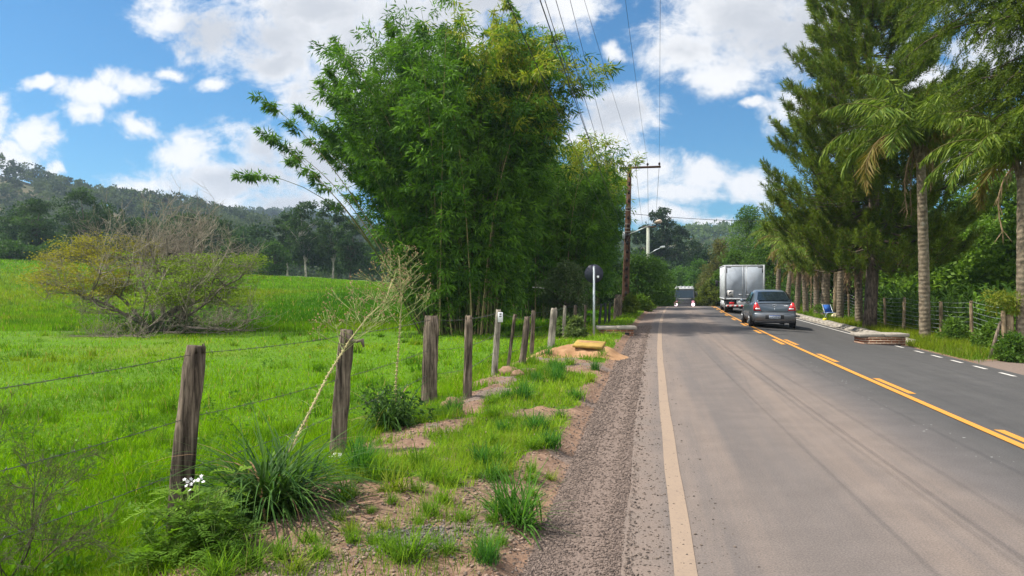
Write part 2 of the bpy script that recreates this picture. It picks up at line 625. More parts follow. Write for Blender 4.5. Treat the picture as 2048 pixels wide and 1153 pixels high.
gv = sstep(TT, -0.98, -0.86) * (1 - sstep(TT, 0.0, 0.2))
gv = np.maximum(gv, 0.9 * sstep(0.36 - np.hypot(XX + 0.62, (YY - 4.7) * 1.2), 0, 0.2))
gv = np.maximum(gv, 0.8 * sstep(fbm(XX, YY, 1.7, 91), 0.60, 0.72) * sstep(TT, -3, -2.6))
gv = np.maximum(gv, sstep(TT, 7.3, 7.5) * (1 - sstep(YY, 17, 18.5)) * (1 - sstep(TT, 10, 11)) * (YY > 12))

m, g = new_mat('earth_and_turf')
tcn = g.n('ShaderNodeTexCoord')
ob = tcn.outputs['Object']
agm = g.n('ShaderNodeAttribute', attribute_name='gm').outputs['Fac']
agv = g.n('ShaderNodeAttribute', attribute_name='gv').outputs['Fac']
nA = g.noise(ob, 1.4, 6, 0.6)
nB = g.noise(ob, 12.0, 6, 0.65)
nC = g.noise(ob, 70.0, 4, 0.7)
vor = g.n('ShaderNodeTexVoronoi'); vor.inputs['Scale'].default_value = 55.0
g.l(ob, vor.inputs['Vector'])
soil = g.mix(g.ss(nB, 0.3, 0.7), (0.135, 0.080, 0.054), (0.245, 0.160, 0.112))
soil = g.mix(g.m('MULTIPLY', g.ss(nA, 0.5, 0.65), 0.6), soil, (0.27, 0.16, 0.10))
soil = g.mix(g.m('MULTIPLY', g.ss(nC, 0.52, 0.68), 0.75), soil, (0.11, 0.078, 0.058))
stone = g.mix(vor.outputs['Distance'], (0.175, 0.132, 0.110), (0.130, 0.097, 0.080))
stone = g.mix(g.ss(nC, 0.3, 0.75), stone, (0.195, 0.148, 0.123))
turf = g.mix(g.ss(nB, 0.3, 0.7), (0.04, 0.10, 0.005), (0.10, 0.19, 0.012))
turf = g.mix(g.m('MULTIPLY', g.ss(g.noise(ob, 0.12, 4, 0.6), 0.5, 0.66), 0.5), turf, (0.13, 0.15, 0.02))
c = g.mix(g.ss(g.m('ADD', agv, g.m('MULTIPLY', g.m('SUBTRACT', nB, 0.5), 0.5)), 0.35, 0.6), soil, stone)
c = g.mix(g.ss(g.m('ADD', agm, g.m('MULTIPLY', g.m('SUBTRACT', nB, 0.5), 0.7)), 0.4, 0.7), c, turf)
hgt = g.m('ADD', g.m('MULTIPLY', nB, 1.0), g.m('MULTIPLY', vor.outputs['Distance'], g.m('MULTIPLY', agv, 0.3)))
hgt = g.m('ADD', hgt, g.m('MULTIPLY', nC, 0.35))
out(g, bsdf(g, c, 0.95, 0.1, 0, hgt, 0.9, 0.03))
EARTH = m
o = mesh('ground', np.stack([XX, YY, ZZ], -1), Q, None, EARTH, None, None, {'gm': gm.ravel(), 'gv': gv.ravel()}, True)
tag(o, kind='structure')

# ---- road
rt = np.concatenate([[-0.36], np.arange(-0.25, 7.3, 0.35), [7.36]])
ry = np.concatenate([np.arange(-20, 62, 0.5), np.arange(62, 123, 1.5)])
RT, RY = np.meshgrid(rt, ry)
edge = 0.05 * (vnoise(RY, RY * 0, 1.1, 5) - 0.5)
RX = xat(RT + np.where(RT < -0.3, edge, 0), RY)
RZ = zroad(RY) + cross_z(RT) + np.where(RT < -0.3, -0.012, 0.0)
idx = np.arange(RT.size).reshape(RT.shape)
Q = np.stack([idx[:-1, :-1], idx[:-1, 1:], idx[1:, 1:], idx[1:, :-1]], -1).reshape(-1, 4)
m, g = new_mat('asphalt')
at_t = g.n('ShaderNodeAttribute', attribute_name='tt').outputs['Fac']
at_y = g.n('ShaderNodeAttribute', attribute_name='yy').outputs['Fac']
cv = g.n('ShaderNodeCombineXYZ'); g.l(at_t, cv.inputs[0]); g.l(at_y, cv.inputs[1])
cv = cv.outputs[0]
streak = g.noise(g.scl(cv, (2.2, 0.10, 1)), 1.0, 6, 0.65)
streak2 = g.noise(g.scl(cv, (1.6, 0.035, 1)), 1.0, 4, 0.55)
fine = g.noise(cv, 140.0, 3, 0.7)
mott = g.noise(cv, 2.2, 6, 0.65)
tw = g.m('ADD', at_t, g.m('MULTIPLY', g.m('SUBTRACT', g.noise(g.scl(cv, (0.4, 0.12, 1)), 1.0, 3), 0.5), 0.7))
dust = g.ss(tw, 2.75, 1.9)                                   # dust carried over the left lane
dust = g.m('MAXIMUM', dust, g.ss(tw, 0.55, -0.2))
track = g.m('MULTIPLY', g.ss(g.m('ABSOLUTE', g.m('SUBTRACT', tw, 0.95)), 0.65, 0.1), 0.75)  # wheel path worn clean
track2 = g.m('MULTIPLY', g.ss(g.m('ABSOLUTE', g.m('SUBTRACT', tw, 2.75)), 0.5, 0.1), 0.5)
clean = g.m('SUBTRACT', 1.0, g.m('MAXIMUM', track, track2))
dust = g.m('MULTIPLY', dust, g.m('ADD', 0.25, g.m('MULTIPLY', clean, 0.75)))
dust = g.m('MULTIPLY', dust, g.ss(g.m('ADD', streak, g.m('MULTIPLY', streak2, 0.6)), 0.45, 1.0))
dust = g.m('MULTIPLY', dust, 1.2, clamp=True)
base = g.mix(g.ss(streak, 0.3, 0.7), (0.056, 0.053, 0.051), (0.070, 0.066, 0.063))
base = g.mix(g.ss(at_t, 3.4, 2.4), base, (0.098, 0.086, 0.081))
c = g.mix(dust, base, (0.160, 0.126, 0.105))
dirt_edge = g.m('MULTIPLY', g.ss(tw, 0.02, -0.3), g.ss(mott, 0.3, 0.6))
c = g.mix(g.m('MULTIPLY', dirt_edge, 0.8), c, (0.150, 0.113, 0.092))
# thin dark line wandering along the lane
wob = g.m('MULTIPLY', g.m('SUBTRACT', g.noise(g.scl(cv, (0, 0.05, 1)), 1.0, 2), 0.5), 2.2)
for off, wd, k in ((1.5, 0.025, 0.15),):
    ln = g.ss(g.m('ABSOLUTE', g.m('SUBTRACT', g.m('SUBTRACT', at_t, off), wob)), wd, wd * 0.3)
    ln = g.m('MULTIPLY', g.m('MULTIPLY', ln, k), g.m('MULTIPLY', g.ss(at_y, 5, 9), g.ss(g.noise(g.scl(cv, (0, 0.3, 0)), 1.0, 2), 0.35, 0.6)))
    c = g.mix(ln, c, (0.06, 0.058, 0.057))
c = g.mix(1.0, c, g.mix(g.ss(g.noise(cv, 75.0, 4, 0.75), 0.3, 0.7), (0.72,) * 3, (1.28,) * 3), 'MULTIPLY')
c = g.mix(1.0, c, g.mix(g.ss(mott, 0.3, 0.7), (0.92,) * 3, (1.07,) * 3), 'MULTIPLY')
spk = g.m('MULTIPLY', g.ss(g.noise(cv, 16.0, 2, 0.5), 0.70, 0.74), g.ss(g.m('ABSOLUTE', g.m('SUBTRACT', at_t, 3.0)), 0.25, 0.1))
c = g.mix(g.m('MULTIPLY', spk, 0.7), c, (0.5, 0.5, 0.48))
out(g, bsdf(g, c, 0.82, 0.25, 0, fine, 0.6, 0.005))
o = mesh('road', np.stack([RX, RY, RZ], -1), Q, None, m, None, None, {'tt': RT.ravel(), 'yy': RY.ravel()}, True)
tag(o, kind='structure')


def strip(acc, t0, t1, y0, y1, lift=0.005, step=0.5, wob=0.0):
    n = max(2, int((y1 - y0) / step) + 1)
    Y = np.linspace(y0, y1, n)
    w = wob * (vnoise(Y, Y * 0, 1.3, 8) - 0.5)
    V = []
    for y, q in zip(Y, w):
        for t in (t0 + q, t1 + q):
            V.append((float(xat(t, y)), y, float(zroad(y) + cross_z(t)) + lift))
    acc.add(V, [(2 * k, 2 * k + 1, 2 * k + 3, 2 * k + 2) for k in range(n - 1)])


def m_paint(name, col, wear, dirt):
    m, g = new_mat(name)
    ob = g.n('ShaderNodeTexCoord').outputs['Object']
    n = g.noise(ob, 3.0, 6, 0.7); n2 = g.noise(ob, 45.0, 4, 0.7); n3 = g.noise(g.scl(ob, (4, 0.6, 1)), 1.0, 4)
    c = g.mix(g.m('MULTIPLY', g.ss(n2, 0.66 - wear, 0.74), 0.8), col, dirt)
    c = g.mix(g.m('MULTIPLY', g.ss(n, 0.45, 0.75), wear * 2.5), c, dirt)
    c = g.mix(g.m('MULTIPLY', g.ss(n3, 0.5, 0.7), wear), c, dirt)
    out(g, bsdf(g, c, 0.7, 0.3, 0, n2, 0.2, 0.003))
    return m


WHITEP = m_paint('dusty_white_paint', (0.245, 0.180, 0.128), 0.17, (0.17, 0.125, 0.098))
CLEANP = m_paint('white_paint', (0.50, 0.47, 0.43), 0.05, (0.22, 0.2, 0.18))
YELP = m_paint('yellow_paint', (0.50, 0.22, 0.035), 0.06, (0.24, 0.13, 0.05))
a = A(); strip(a, -0.055, 0.075, -10, 100, wob=0.014); tag(a.build('white_edge_line', WHITEP), kind='structure')
a = A(); strip(a, 3.50, 3.62, -10, 110); tag(a.build('yellow_centre_line', YELP), kind='structure')
a = A()
for k in range(-4, 3):
    y = 11.25 + 4.65 * k
    strip(a, 3.68, 3.80, y, y + 1.85)
for k in range(0, 12):
    y = 20.4 + 4.65 * k
    strip(a, 3.31, 3.43, y, y + 1.9)
strip(a, 3.68, 3.80, 20.4, 22.4)
tag(a.build('yellow_dashes_marking', YELP), kind='structure')
a = A()
strip(a, 6.94, 7.04, 21.6, 100)
for k in range(16):
    y = 20.6 - 1.28 * k
    strip(a, 6.94, 7.04, y - 0.65, y)
tag(a.build('white_lane_marking', CLEANP), kind='structure')

# ---- concrete kerb and gutter on the far side
a = A()
for k in range(44):
    y0 = 23.4 + k * 1.0
    y1 = y0 + 0.985
    dz = 0.012 * math.sin(k * 2.3)
    rings = []
    for y in (y0, y1):
        z = float(zroad(y)) + dz
        rings.append([(float(xat(t, y)), y, z + h) for t, h in ((7.38, -0.5), (7.38, -0.205), (7.62, -0.235), (7.76, -0.17), (7.83, -0.115), (7.90, -0.105), (8.06, -0.11), (8.08, -0.13), (8.08, -0.5))])
    a.loft(rings)
tag(a.build('kerb', CONCRETE), kind='structure')


# ---- hills
def hill(name, pts, Yr, Y0, Y1, mat, drop=0.0):
    """ridge given as (X on the ridge, ridge height)"""
    px = [p[0] for p in pts]; pz = [p[1] for p in pts]
    xs = np.linspace(px[0], px[-1], 90)
    yy = np.concatenate([np.linspace(Y0, Yr, 26), np.linspace(Yr, Y1, 12)[1:]])
    Xg, Yg = np.meshgrid(xs, yy)
    prof = np.where(Yg <= Yr, sstep(Yg, Y0 - 20, Yr) ** 0.9, 1 - 0.8 * sstep(Yg, Yr, Y1))
    rz = np.interp(Xg, px, pz)
    Z = -6 + (rz + 6) * prof + 3.0 * (fbm(Xg, Yg, 0.02, 61) - 0.5) * prof
    idx = np.arange(Xg.size).reshape(Xg.shape)
    Q = np.stack([idx[:-1, :-1], idx[:-1, 1:], idx[1:, 1:], idx[1:, :-1]], -1).reshape(-1, 4)
    o = mesh(name, np.stack([Xg, Yg, Z], -1), Q, None, mat, None, None, None, True)
    tag(o, kind='structure')

    def hgt(x, y):
        p = np.where(y <= Yr, sstep(y, Y0 - 20, Yr) ** 0.9, 1 - 0.8 * sstep(y, Yr, Y1))
        return -6 + (np.interp(x, px, pz) + 6) * p + 3.0 * (fbm(x, y, 0.02, 61) - 0.5) * p
    return hgt


m, g = new_mat('hill_pasture')
ob = g.n('ShaderNodeTexCoord').outputs['Object']
c = g.mix(g.ss(g.noise(ob, 0.05, 5, 0.6), 0.35, 0.65), (0.055, 0.06, 0.024), (0.10, 0.085, 0.042))
out(g, bsdf(g, c, 0.95, 0.1))
HILLM = m


def ridge(prof, Yr, sub):
    return [((px - CX) / F * Yr, CAMZ + (HY - (py + sub)) / F * Yr) for px, py in prof]


hill_left = hill('hill', ridge([(-700, 200), (-300, 262), (0, 322), (100, 352), (200, 386), (330, 400), (420, 412), (520, 440), (620, 455), (760, 480), (900, 520)], 380, 28), 380, 165, 560, HILLM)
hill_mid = hill('hill', ridge([(300, 500), (420, 445), (500, 425), (590, 424), (680, 440), (800, 455), (1000, 500)], 700, 12), 700, 540, 950, HILLM)
hill_far = hill('hill', ridge([(1000, 520), (1200, 490), (1340, 464), (1450, 458), (1560, 455), (1800, 440), (2300, 430)], 520, 14), 520, 330, 760, HILLM)

# ================================================================== VEGETATION
def clump_leaves(acc, rng, C, Rr, per, L, W, c0, c1, flat=0.75, droop=0.25, hollow=0.45, var=0.25, tint=None):
    """leaf quads spread through ellipsoid clumps centred at C"""
    n = len(C)
    idx = np.repeat(np.arange(n), per)
    d = unit(rng.normal(size=(len(idx), 3)))
    rad = (hollow + (1 - hollow) * rng.random(len(idx))) ** 0.7
    rad *= 0.75 + 0.5 * vnoise(d[:, 0] * 2 + idx, d[:, 2] * 2, 1.7, 13)
    off = d * rad[:, None] * np.asarray(Rr)[idx][:, None]
    off[:, 2] *= flat
    P = C[idx] + off
    D = d * 0.7 + rng.normal(size=P.shape) * 0.7
    D[:, 2] -= droop
    f = np.clip(rng.random(n)[idx] * 0.75 + (rng.random(len(idx)) - 0.5) * 0.5, 0, 1)
    col = mixcol(c0, c1, f) * (1 + var * (rng.random(len(idx)) - 0.5))[:, None]
    if tint is not None:
        k = rng.random(n)[idx] < tint[1]
        col[k] = col[k] * 0.3 + np.asarray(tint[0]) * 0.7
    s = rng.uniform(0.65, 1.25, len(P))
    kites(acc, P, D, L * s, W * s, col, rng)


PROFILES = {
    'round': lambda u: np.sqrt(np.clip(1 - (2 * u - 1) ** 2, 0.02, 1)),
    'dome': lambda u: np.clip(1.05 - u ** 2.2, 0.1, 1) * np.clip(0.55 + u * 1.6, 0, 1),
    'euc': lambda u: np.clip(0.35 + 1.0 * u, 0, 0.95) * np.clip(1.35 - u ** 3, 0.2, 1),
    'cone': lambda u: np.clip(1.05 - u, 0.05, 1),
}


def make_tree(name, label, cat, X, Y, h, cw, cb, seed, c0=(0.035, 0.075, 0.014), c1=(0.10, 0.17, 0.028), nclump=40, per=150, leaf=0.22, lw=0.5,
              prof='round', crad=None, flat=0.7, tr=0.16, bark=None, group=None, lean=0.0, z=None, tint=None, mat=None, hollow=0.45, loc=None):
    rng = np.random.default_rng(seed)
    root = thing(name, label, cat, on(X, Y) if loc is None else loc, 0, group)
    uu = (np.arange(nclump) + rng.random(nclump)) / nclump
    rr = PROFILES[prof](uu) * cw / 2
    crad = crad or cw * 0.2
    q = rng.random(nclump) * 2 * math.pi
    k = np.sqrt(rng.uniform(0.12, 1.0, nclump)) * np.clip(rr - crad * 0.5, 0.05, None) * rng.uniform(0.8, 1.2, nclump)
    C = np.stack([k * np.cos(q) + lean * uu, k * np.sin(q), cb + (h - cb) * uu * 0.96], 1)
    Rr = crad * rng.uniform(0.6, 1.25, nclump)
    a = A()
    clump_leaves(a, rng, C, Rr, per, leaf, leaf * lw, c0, c1, flat, tint=tint, hollow=hollow)
    t = A()
    zt = np.linspace(-0.3, h * 0.86, 9)
    bend = np.cumsum(rng.normal(size=(9, 2)) * 0.018 * h, 0) * np.linspace(0, 1, 9)[:, None]
    tp = np.stack([bend[:, 0] + lean * np.clip(zt / h, 0, 1), bend[:, 1], zt], 1)
    t.tube(tp, np.linspace(tr, tr * 0.2, 9) * np.r_[1.35, np.ones(8)], 8)
    for i in range(min(nclump, 34)):
        z0 = np.clip(C[i, 2] - rng.uniform(0.12, 0.3) * h, cb * 0.7, h * 0.82)
        p0 = np.array([np.interp(z0, zt, tp[:, 0]), np.interp(z0, zt, tp[:, 1]), z0])
        mid = (p0 + C[i]) / 2 + np.array([0, 0, 0.06 * h]) * rng.uniform(-0.3, 1)
        r0 = tr * 0.42
        t.tube([p0, (p0 + mid) / 2, mid, C[i]], [r0, r0 * 0.75, r0 * 0.5, r0 * 0.18], 5)
    t.build('trunk', bark or BARK, root, True)
    a.build('crown', mat or LEAF, root)
    return root


# ---- forests that read as one mass
def forest(name, P, H, Wd, per, leaf, c0, c1, seed, trunk=False):
    rng = np.random.default_rng(seed)
    a = A()
    n = len(P)
    nc = 5
    idx = np.repeat(np.arange(n), nc)
    u = rng.random(len(idx))
    ang = rng.random(len(idx)) * 6.283
    k = Wd[idx] * 0.32 * rng.random(len(idx)) ** 0.5 * np.clip(1.25 - u, 0.3, 1)
    C = P[idx] + np.stack([k * np.cos(ang), k * np.sin(ang), H[idx] * (0.35 + 0.58 * u)], 1)
    f = rng.random(n)[idx]
    Rr = Wd[idx] * rng.uniform(0.22, 0.36, len(idx))
    # one colour per tree
    li = np.repeat(np.arange(len(C)), per)
    d = unit(rng.normal(size=(len(li), 3)))
    d[:, 2] = np.abs(d[:, 2]) * 0.9 - 0.25 * rng.random(len(li))
    Pl = C[li] + d * (Rr[li] * rng.uniform(0.5, 1.1, len(li)))[:, None]
    D = d + rng.normal(size=d.shape) * 0.8
    col = mixcol(c0, c1, np.clip(f[li] * 0.8 + (rng.random(len(li)) - 0.4) * 0.4, 0, 1))
    s = leaf * rng.uniform(0.6, 1.3, len(li))
    kites(a, Pl, D, s, s * 0.6, col, rng)
    o = a.build(name, FARLEAF)
    return tag(o, kind='stuff')


rng = np.random.default_rng(41)
# left hillside wood
n = 1300
fx = rng.uniform(-330, -20, n); fy = 185 + 195 * rng.random(n) ** 0.8
ridge_n = 130
fx = np.r_[fx, rng.uniform(-330, -70, ridge_n)]; fy = np.r_[fy, 380 + rng.uniform(-9, 6, ridge_n)]
keep = ~((fx / fy * F + CX < 75) & (fy > 335) & (fy < 371))
fx, fy = fx[keep], fy[keep]
forest('hillside_wood', np.stack([fx, fy, hill_left(fx, fy) - 0.5], 1), rng.uniform(6, 11.5, len(fx)), rng.uniform(5.5, 9, len(fx)), 34, 1.25, (0.016, 0.034, 0.014), (0.085, 0.115, 0.038), 5)
n = 520
fx = rng.uniform(-340, -40, n); fy = rng.uniform(560, 712, n)
forest('ridge_wood', np.stack([fx, fy, hill_mid(fx, fy) - 1], 1), rng.uniform(7, 13, n), rng.uniform(8, 13, n), 26, 2.2, (0.022, 0.042, 0.024), (0.05, 0.08, 0.036), 6)
n = 760
fx = rng.uniform(60, 330, n); fy = rng.uniform(345, 530, n)
forest('far_wood', np.stack([fx, fy, hill_far(fx, fy) - 1], 1), rng.uniform(6, 11, n), rng.uniform(6, 11, n), 30, 1.6, (0.035, 0.07, 0.02), (0.12, 0.18, 0.045), 7)
# tree line behind the pasture
n = 190
fy = rng.uniform(112, 165, n); fx = rng.uniform(-0.80, -0.13, n) * fy
forest('pasture_treeline', np.stack([fx, fy, ground(fx, fy) - 0.5], 1), rng.uniform(5, 9.5, n), rng.uniform(4.5, 8, n), 90, 0.62, (0.018, 0.042, 0.014), (0.05, 0.095, 0.022), 8)
# dark wood at the end of the road
n = 120
fy = rng.uniform(128, 205, n); fx = rng.uniform(0.13, 0.36, n) * fy
forest('roadend_wood', np.stack([fx, fy, ground(fx, fy) - 0.5], 1), rng.uniform(8, 13.5, n), rng.uniform(6, 10, n), 110, 0.8, (0.016, 0.034, 0.015), (0.036, 0.068, 0.02), 9)
# wood behind the far fence
n = 95
fy = rng.uniform(30, 95, n); tt = rng.uniform(19, 46, n); fx = xat(tt, fy)
forest('grove', np.stack([fx, fy, ground(fx, fy) - 0.3], 1), rng.uniform(5.0, 9.5, n), rng.uniform(4.5, 7.5, n), 230, 0.34, (0.035, 0.08, 0.012), (0.12, 0.21, 0.026), 10)

# ---- single trees behind the pasture
EU0, EU1 = (0.018, 0.042, 0.014), (0.06, 0.11, 0.03)
for i, (px, Y, py, w, lab) in enumerate([
    (612, 112, 402, 7.0, 'tallest pale-trunked eucalyptus at the pasture edge, its bare white trunk before the dark wood'),
    (665, 116, 398, 6.5, 'eucalyptus with umbrella crown beside the bamboo, its trunk hidden in the dark wood'),
    (575, 118, 425, 5.0, 'smaller eucalyptus left of the white bare trunk at the pasture edge'),
    (165, 104, 378, 8.0, 'broad dark green tree with layered crown rising behind the bare tree'),
    (70, 100, 398, 7.5, 'dark layered tree nearest the photo edge at the foot of the hill'),
    (30, 108, 430, 6.0, 'low dark tree at the far left edge of the pasture'),
    (700, 108, 440, 6.0, 'dark eucalyptus half hidden by the bamboo edge'),
    (375, 122, 425, 6.5, 'grey green tree behind the twiggy top of the bare tree'),
]):
    X = at(px, Y)
    z0 = float(ground(X, Y))
    make_tree('eucalyptus_tree' if i in (0, 1, 2, 6) else 'broadleaf_tree', lab, 'tree', X, Y, hz(py, Y) - z0, w, (hz(py, Y) - z0) * (0.3 if i < 3 else 0.2), 100 + i, EU0, EU1,
              46, 130, 0.36, 0.5, 'euc', w * 0.15, 0.45, 0.17, PALE_BARK if i in (0, 1, 2) else BARK, hollow=0.3)
for i, (px, Y, py, w, lab) in enumerate([
    (545, 100, 488, 6.5, 'bright green bushy tree at the pasture edge left of the eucalyptus'),
    (470, 104, 478, 6.0, 'dark bush like tree at the pasture edge behind the right side of the bare tree'),
    (20, 92, 492, 7.0, 'low spreading dark bush at the left pasture edge'),
    (110, 96, 488, 6.0, 'rounded dark bush behind the yellow leaves of the bare tree'),
]):
    X = at(px, Y); z0 = float(ground(X, Y))
    make_tree('broadleaf_tree', lab, 'tree', X, Y, hz(py, Y) - z0, w, 0.5, 130 + i, (0.022, 0.055, 0.01), (0.06, 0.12, 0.018), 34, 150, 0.34, 0.5, 'dome', w * 0.19, 0.6, 0.15)

# ---- trees where the road disappears
for i, (px, Y, py, w, cbk, lab) in enumerate([
    (1318, 150, 414, 9.0, 0.45, 'tall dark eucalyptus with clumped crown standing above the end of the road'),
    (1356, 158, 452, 7.5, 0.4, 'dark eucalyptus with flat spreading crown right of the tallest one at the road end'),
    (1290, 146, 450, 7.0, 0.35, 'dark eucalyptus behind the concrete street lamp pole'),
    (1385, 165, 480, 9.0, 0.3, 'dark rounded tree behind the oncoming truck'),
]):
    X = at(px, Y); z0 = float(ground(X, Y))
    h = hz(py, Y) - z0
    make_tree('eucalyptus_tree', lab, 'tree', X, Y, h, w, h * cbk, 150 + i, (0.013, 0.03, 0.012), (0.036, 0.066, 0.02), 44, 130, 0.5, 0.5, 'euc', w * 0.15, 0.5, 0.25, hollow=0.3)
for i, (px, Y, py, w, lab) in enumerate([
    (1362, 122, 538, 9.0, 'fresh green rounded tree right behind the oncoming truck cab'),
    (1398, 116, 520, 7.0, 'mid green tree between the oncoming truck and the box truck'),
    (1330, 128, 545, 6.0, 'green bush at the left side of the road end above the crest'),
]):
    X = at(px, Y); z0 = float(ground(X, Y))
    make_tree('broadleaf_tree', lab, 'tree', X, Y, hz(py, Y) - z0, w, 0.6, 170 + i, (0.035, 0.085, 0.012), (0.085, 0.17, 0.025), 40, 170, 0.42, 0.5, 'dome', w * 0.18, 0.6, 0.16)

# ---- right side of the road, far part
GR0, GR1 = (0.035, 0.08, 0.010), (0.115, 0.20, 0.026)
for i, (px, Y, py, w, c0, c1, lab) in enumerate([
    (1440, 92, 478, 5.6, (0.07, 0.075, 0.02), (0.17, 0.16, 0.05), 'olive brown leafed tree left of the box truck top'),
    (1428, 76, 560, 4.2, (0.06, 0.085, 0.012), (0.16, 0.19, 0.035), 'yellow green roadside bush left of the box truck'),
    (1470, 74, 505, 5.0, GR0, GR1, 'bright green tree rising directly behind the box truck'),
    (1497, 80, 412, 8.0, GR0, GR1, 'tall feathery green tree above the box truck with airy grey green top'),
    (1540, 70, 438, 7.0, GR0, GR1, 'green tree between the box truck and the leaning palms'),
    (1600, 66, 430, 7.5, GR0, GR1, 'green tree behind the row of young palms'),
    (1412, 98, 545, 4.5, (0.05, 0.07, 0.015), (0.12, 0.14, 0.03), 'dull green bush on the right verge before the road end'),
]):
    X = at(px, Y); z0 = float(ground(X, Y))
    make_tree('broadleaf_tree', lab, 'tree', X, Y, hz(py, Y) - z0, w, 0.6, 190 + i, c0, c1, 48, 230, 0.26, 0.42, 'dome', w * 0.17, 0.65, 0.15)
for i, (px, Y, py, w, lab) in enumerate([
    (1795, 44, 480, 5.5, 'bright leafy tree right of the thick pine trunk'),
    (1910, 36, 500, 5.2, 'bright yellow green tree behind the fence between the two palms'),
    (1985, 34, 455, 5.5, 'olive green bushy tree behind the wooden corner posts'),
    (1840, 52, 400, 7.5, 'dark green tree behind the ringed palm trunk'),
    (1690, 52, 420, 6.0, 'dark green tree behind the pine lower branches'),
    (1935, 46, 380, 7.5, 'dark leafy tree filling the gap under the feathery branches'),
    (2000, 40, 330, 7.0, 'tall green tree filling the gap between the two palms'),
    (2075, 30, 420, 6.0, 'dark green tree at the right photo edge behind the palm'),
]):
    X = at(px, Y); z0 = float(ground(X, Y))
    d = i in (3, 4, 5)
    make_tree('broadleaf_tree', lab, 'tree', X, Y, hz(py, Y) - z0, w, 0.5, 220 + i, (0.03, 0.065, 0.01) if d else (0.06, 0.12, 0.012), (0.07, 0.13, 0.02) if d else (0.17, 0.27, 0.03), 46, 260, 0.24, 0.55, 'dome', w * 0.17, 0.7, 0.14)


# ---- bamboo
def bamboo(name, label, X, Y, base_r, H, n, spread, sprays, per, seed, yel=0.1, group=None, sq=1.0, low=0.12, extra=None, leaf=0.19, outer=None):
    rng = np.random.default_rng(seed)
    root = thing(name, label, 'bamboo', on(X, Y), 0, group)
    cu, fo = A(), A()
    PP, DD, TT2, SS = [], [], [], []
    specs = []
    for i in range(n):
        r = base_r * math.sqrt(rng.random())
        q = rng.random() * 6.283
        x0, y0 = r * math.cos(q) * sq, r * math.sin(q)
        lean = 0.02 + 0.16 * spread * (r / base_r) * rng.uniform(0.5, 1.3) + rng.normal() * 0.02
        qq = q + rng.normal() * 0.5
        curl = spread * rng.uniform(0.15, 1.0) * (0.35 + 0.65 * r / base_r)
        L = H * rng.uniform(0.76, 1.08) * (1.05 - 0.10 * r / base_r)
        specs.append((x0, y0, qq, lean, curl, L, sprays, 0.0))
    for e in (extra or []):
        specs.append(e)
    for (x0, y0, qq, lean, curl, L, nsp, bare) in specs:
        s = np.linspace(0, 1, 13)
        th = lean + curl * s ** 2.4
        dl = L / 12
        hh = np.r_[0, np.cumsum(np.sin((th[1:] + th[:-1]) / 2) * dl)]
        zz = np.r_[0, np.cumsum(np.cos((th[1:] + th[:-1]) / 2) * dl)]
        if not bare:
            k = min(1.0, H / max(zz.max(), 0.1)) if zz.max() > H * 1.04 else 1
            hh, zz = hh * k, zz * k
        pts = np.stack([x0 + hh * math.cos(qq), y0 + hh * math.sin(qq), zz - 0.15], 1)
        shade = rng.uniform(0.7, 1.2)
        colr = np.array((0.10, 0.115, 0.035)) * shade if rng.random() < 0.7 else np.array((0.24, 0.19, 0.09)) * shade
        cu.tube(pts, np.linspace(0.034, 0.006, 13), 5, colr, False)
        lo = max(low * rng.uniform(0.6, 2.2), bare)
        sp = lo + (1 - lo) * rng.random(nsp) ** (0.85 if not bare else 0.5)
        for c in range(3):
            pass
        P = np.stack([np.interp(sp, s, pts[:, c]) for c in range(3)], 1)
        o = rng.normal(size=(nsp, 3)); o[:, 2] *= 0.35
        reach = (0.25 + 0.75 * (1 - np.abs(sp - 0.55) / 0.55).clip(0, 1)) * (0.95 if not bare else 0.3)
        ev = unit(o) * (reach * rng.uniform(0.3, 1.25, nsp))[:, None]
        # branches lean outwards
        outd = np.array([math.cos(qq), math.sin(qq), 0.0])
        P2 = P + ev + outd * (0.25 * reach)[:, None]
        P2[:, 2] = np.maximum(P2[:, 2], 0.5)
        PP.append(P2); DD.append(unit(ev + outd * 0.3)); TT2.append(np.full(nsp, rng.random())); SS.append(np.full(nsp, 0.42 if bare > 0.4 else 1.0))
    P = np.concatenate(PP); E = np.concatenate(DD); tv = np.concatenate(TT2)
    idx = np.repeat(np.arange(len(P)), per)
    m_ = len(idx)
    size = rng.uniform(0.55, 1.35, len(P)) * np.concatenate(SS)
    # every spray is a star of drooping blades round its twig, longer than wide
    d = rng.normal(size=(m_, 3))
    d = unit(d + E[idx] * 0.9)
    Pl = P[idx] + d * (size[idx] * rng.uniform(0.02, 0.36, m_))[:, None] * np.array([1, 1, 0.75]) + E[idx] * (rng.uniform(-0.35, 0.3, m_) * size[idx])[:, None]
    D = d * 0.9 + rng.normal(size=(m_, 3)) * 0.35
    D[:, 2] -= 0.45
    f = np.clip(tv[idx] * 0.2 + rng.random(len(P))[idx] * 0.75 + (rng.random(m_) - 0.5) * 0.3, 0, 1)
    col = mixcol((0.02, 0.068, 0.007), (0.125, 0.245, 0.017), f)
    hi = np.clip(P[:, 2] / H, 0, 1) * (0.62 + 0.38 * sstep(P[:, 0], -1.5, 1.5))
    ym = (rng.random(len(P)) < yel * sstep(hi, 0.5, 0.9) * 2.0 * sstep(fbm(P[:, 0], P[:, 2], 0.5, seed), 0.4, 0.6))
    col[ym[idx]] = mixcol((0.16, 0.25, 0.02), (0.30, 0.28, 0.03), rng.random(int(ym[idx].sum())))
    s = rng.uniform(0.6, 1.25, m_)
    kites(fo, Pl, D, leaf * s, leaf * 0.2 * s, col, rng, mid=0.3)
    o = cu.build('stems', TWIG, root, True); o['kind'] = 'stuff'
    fo.build('foliage', LEAF, root)
    return root


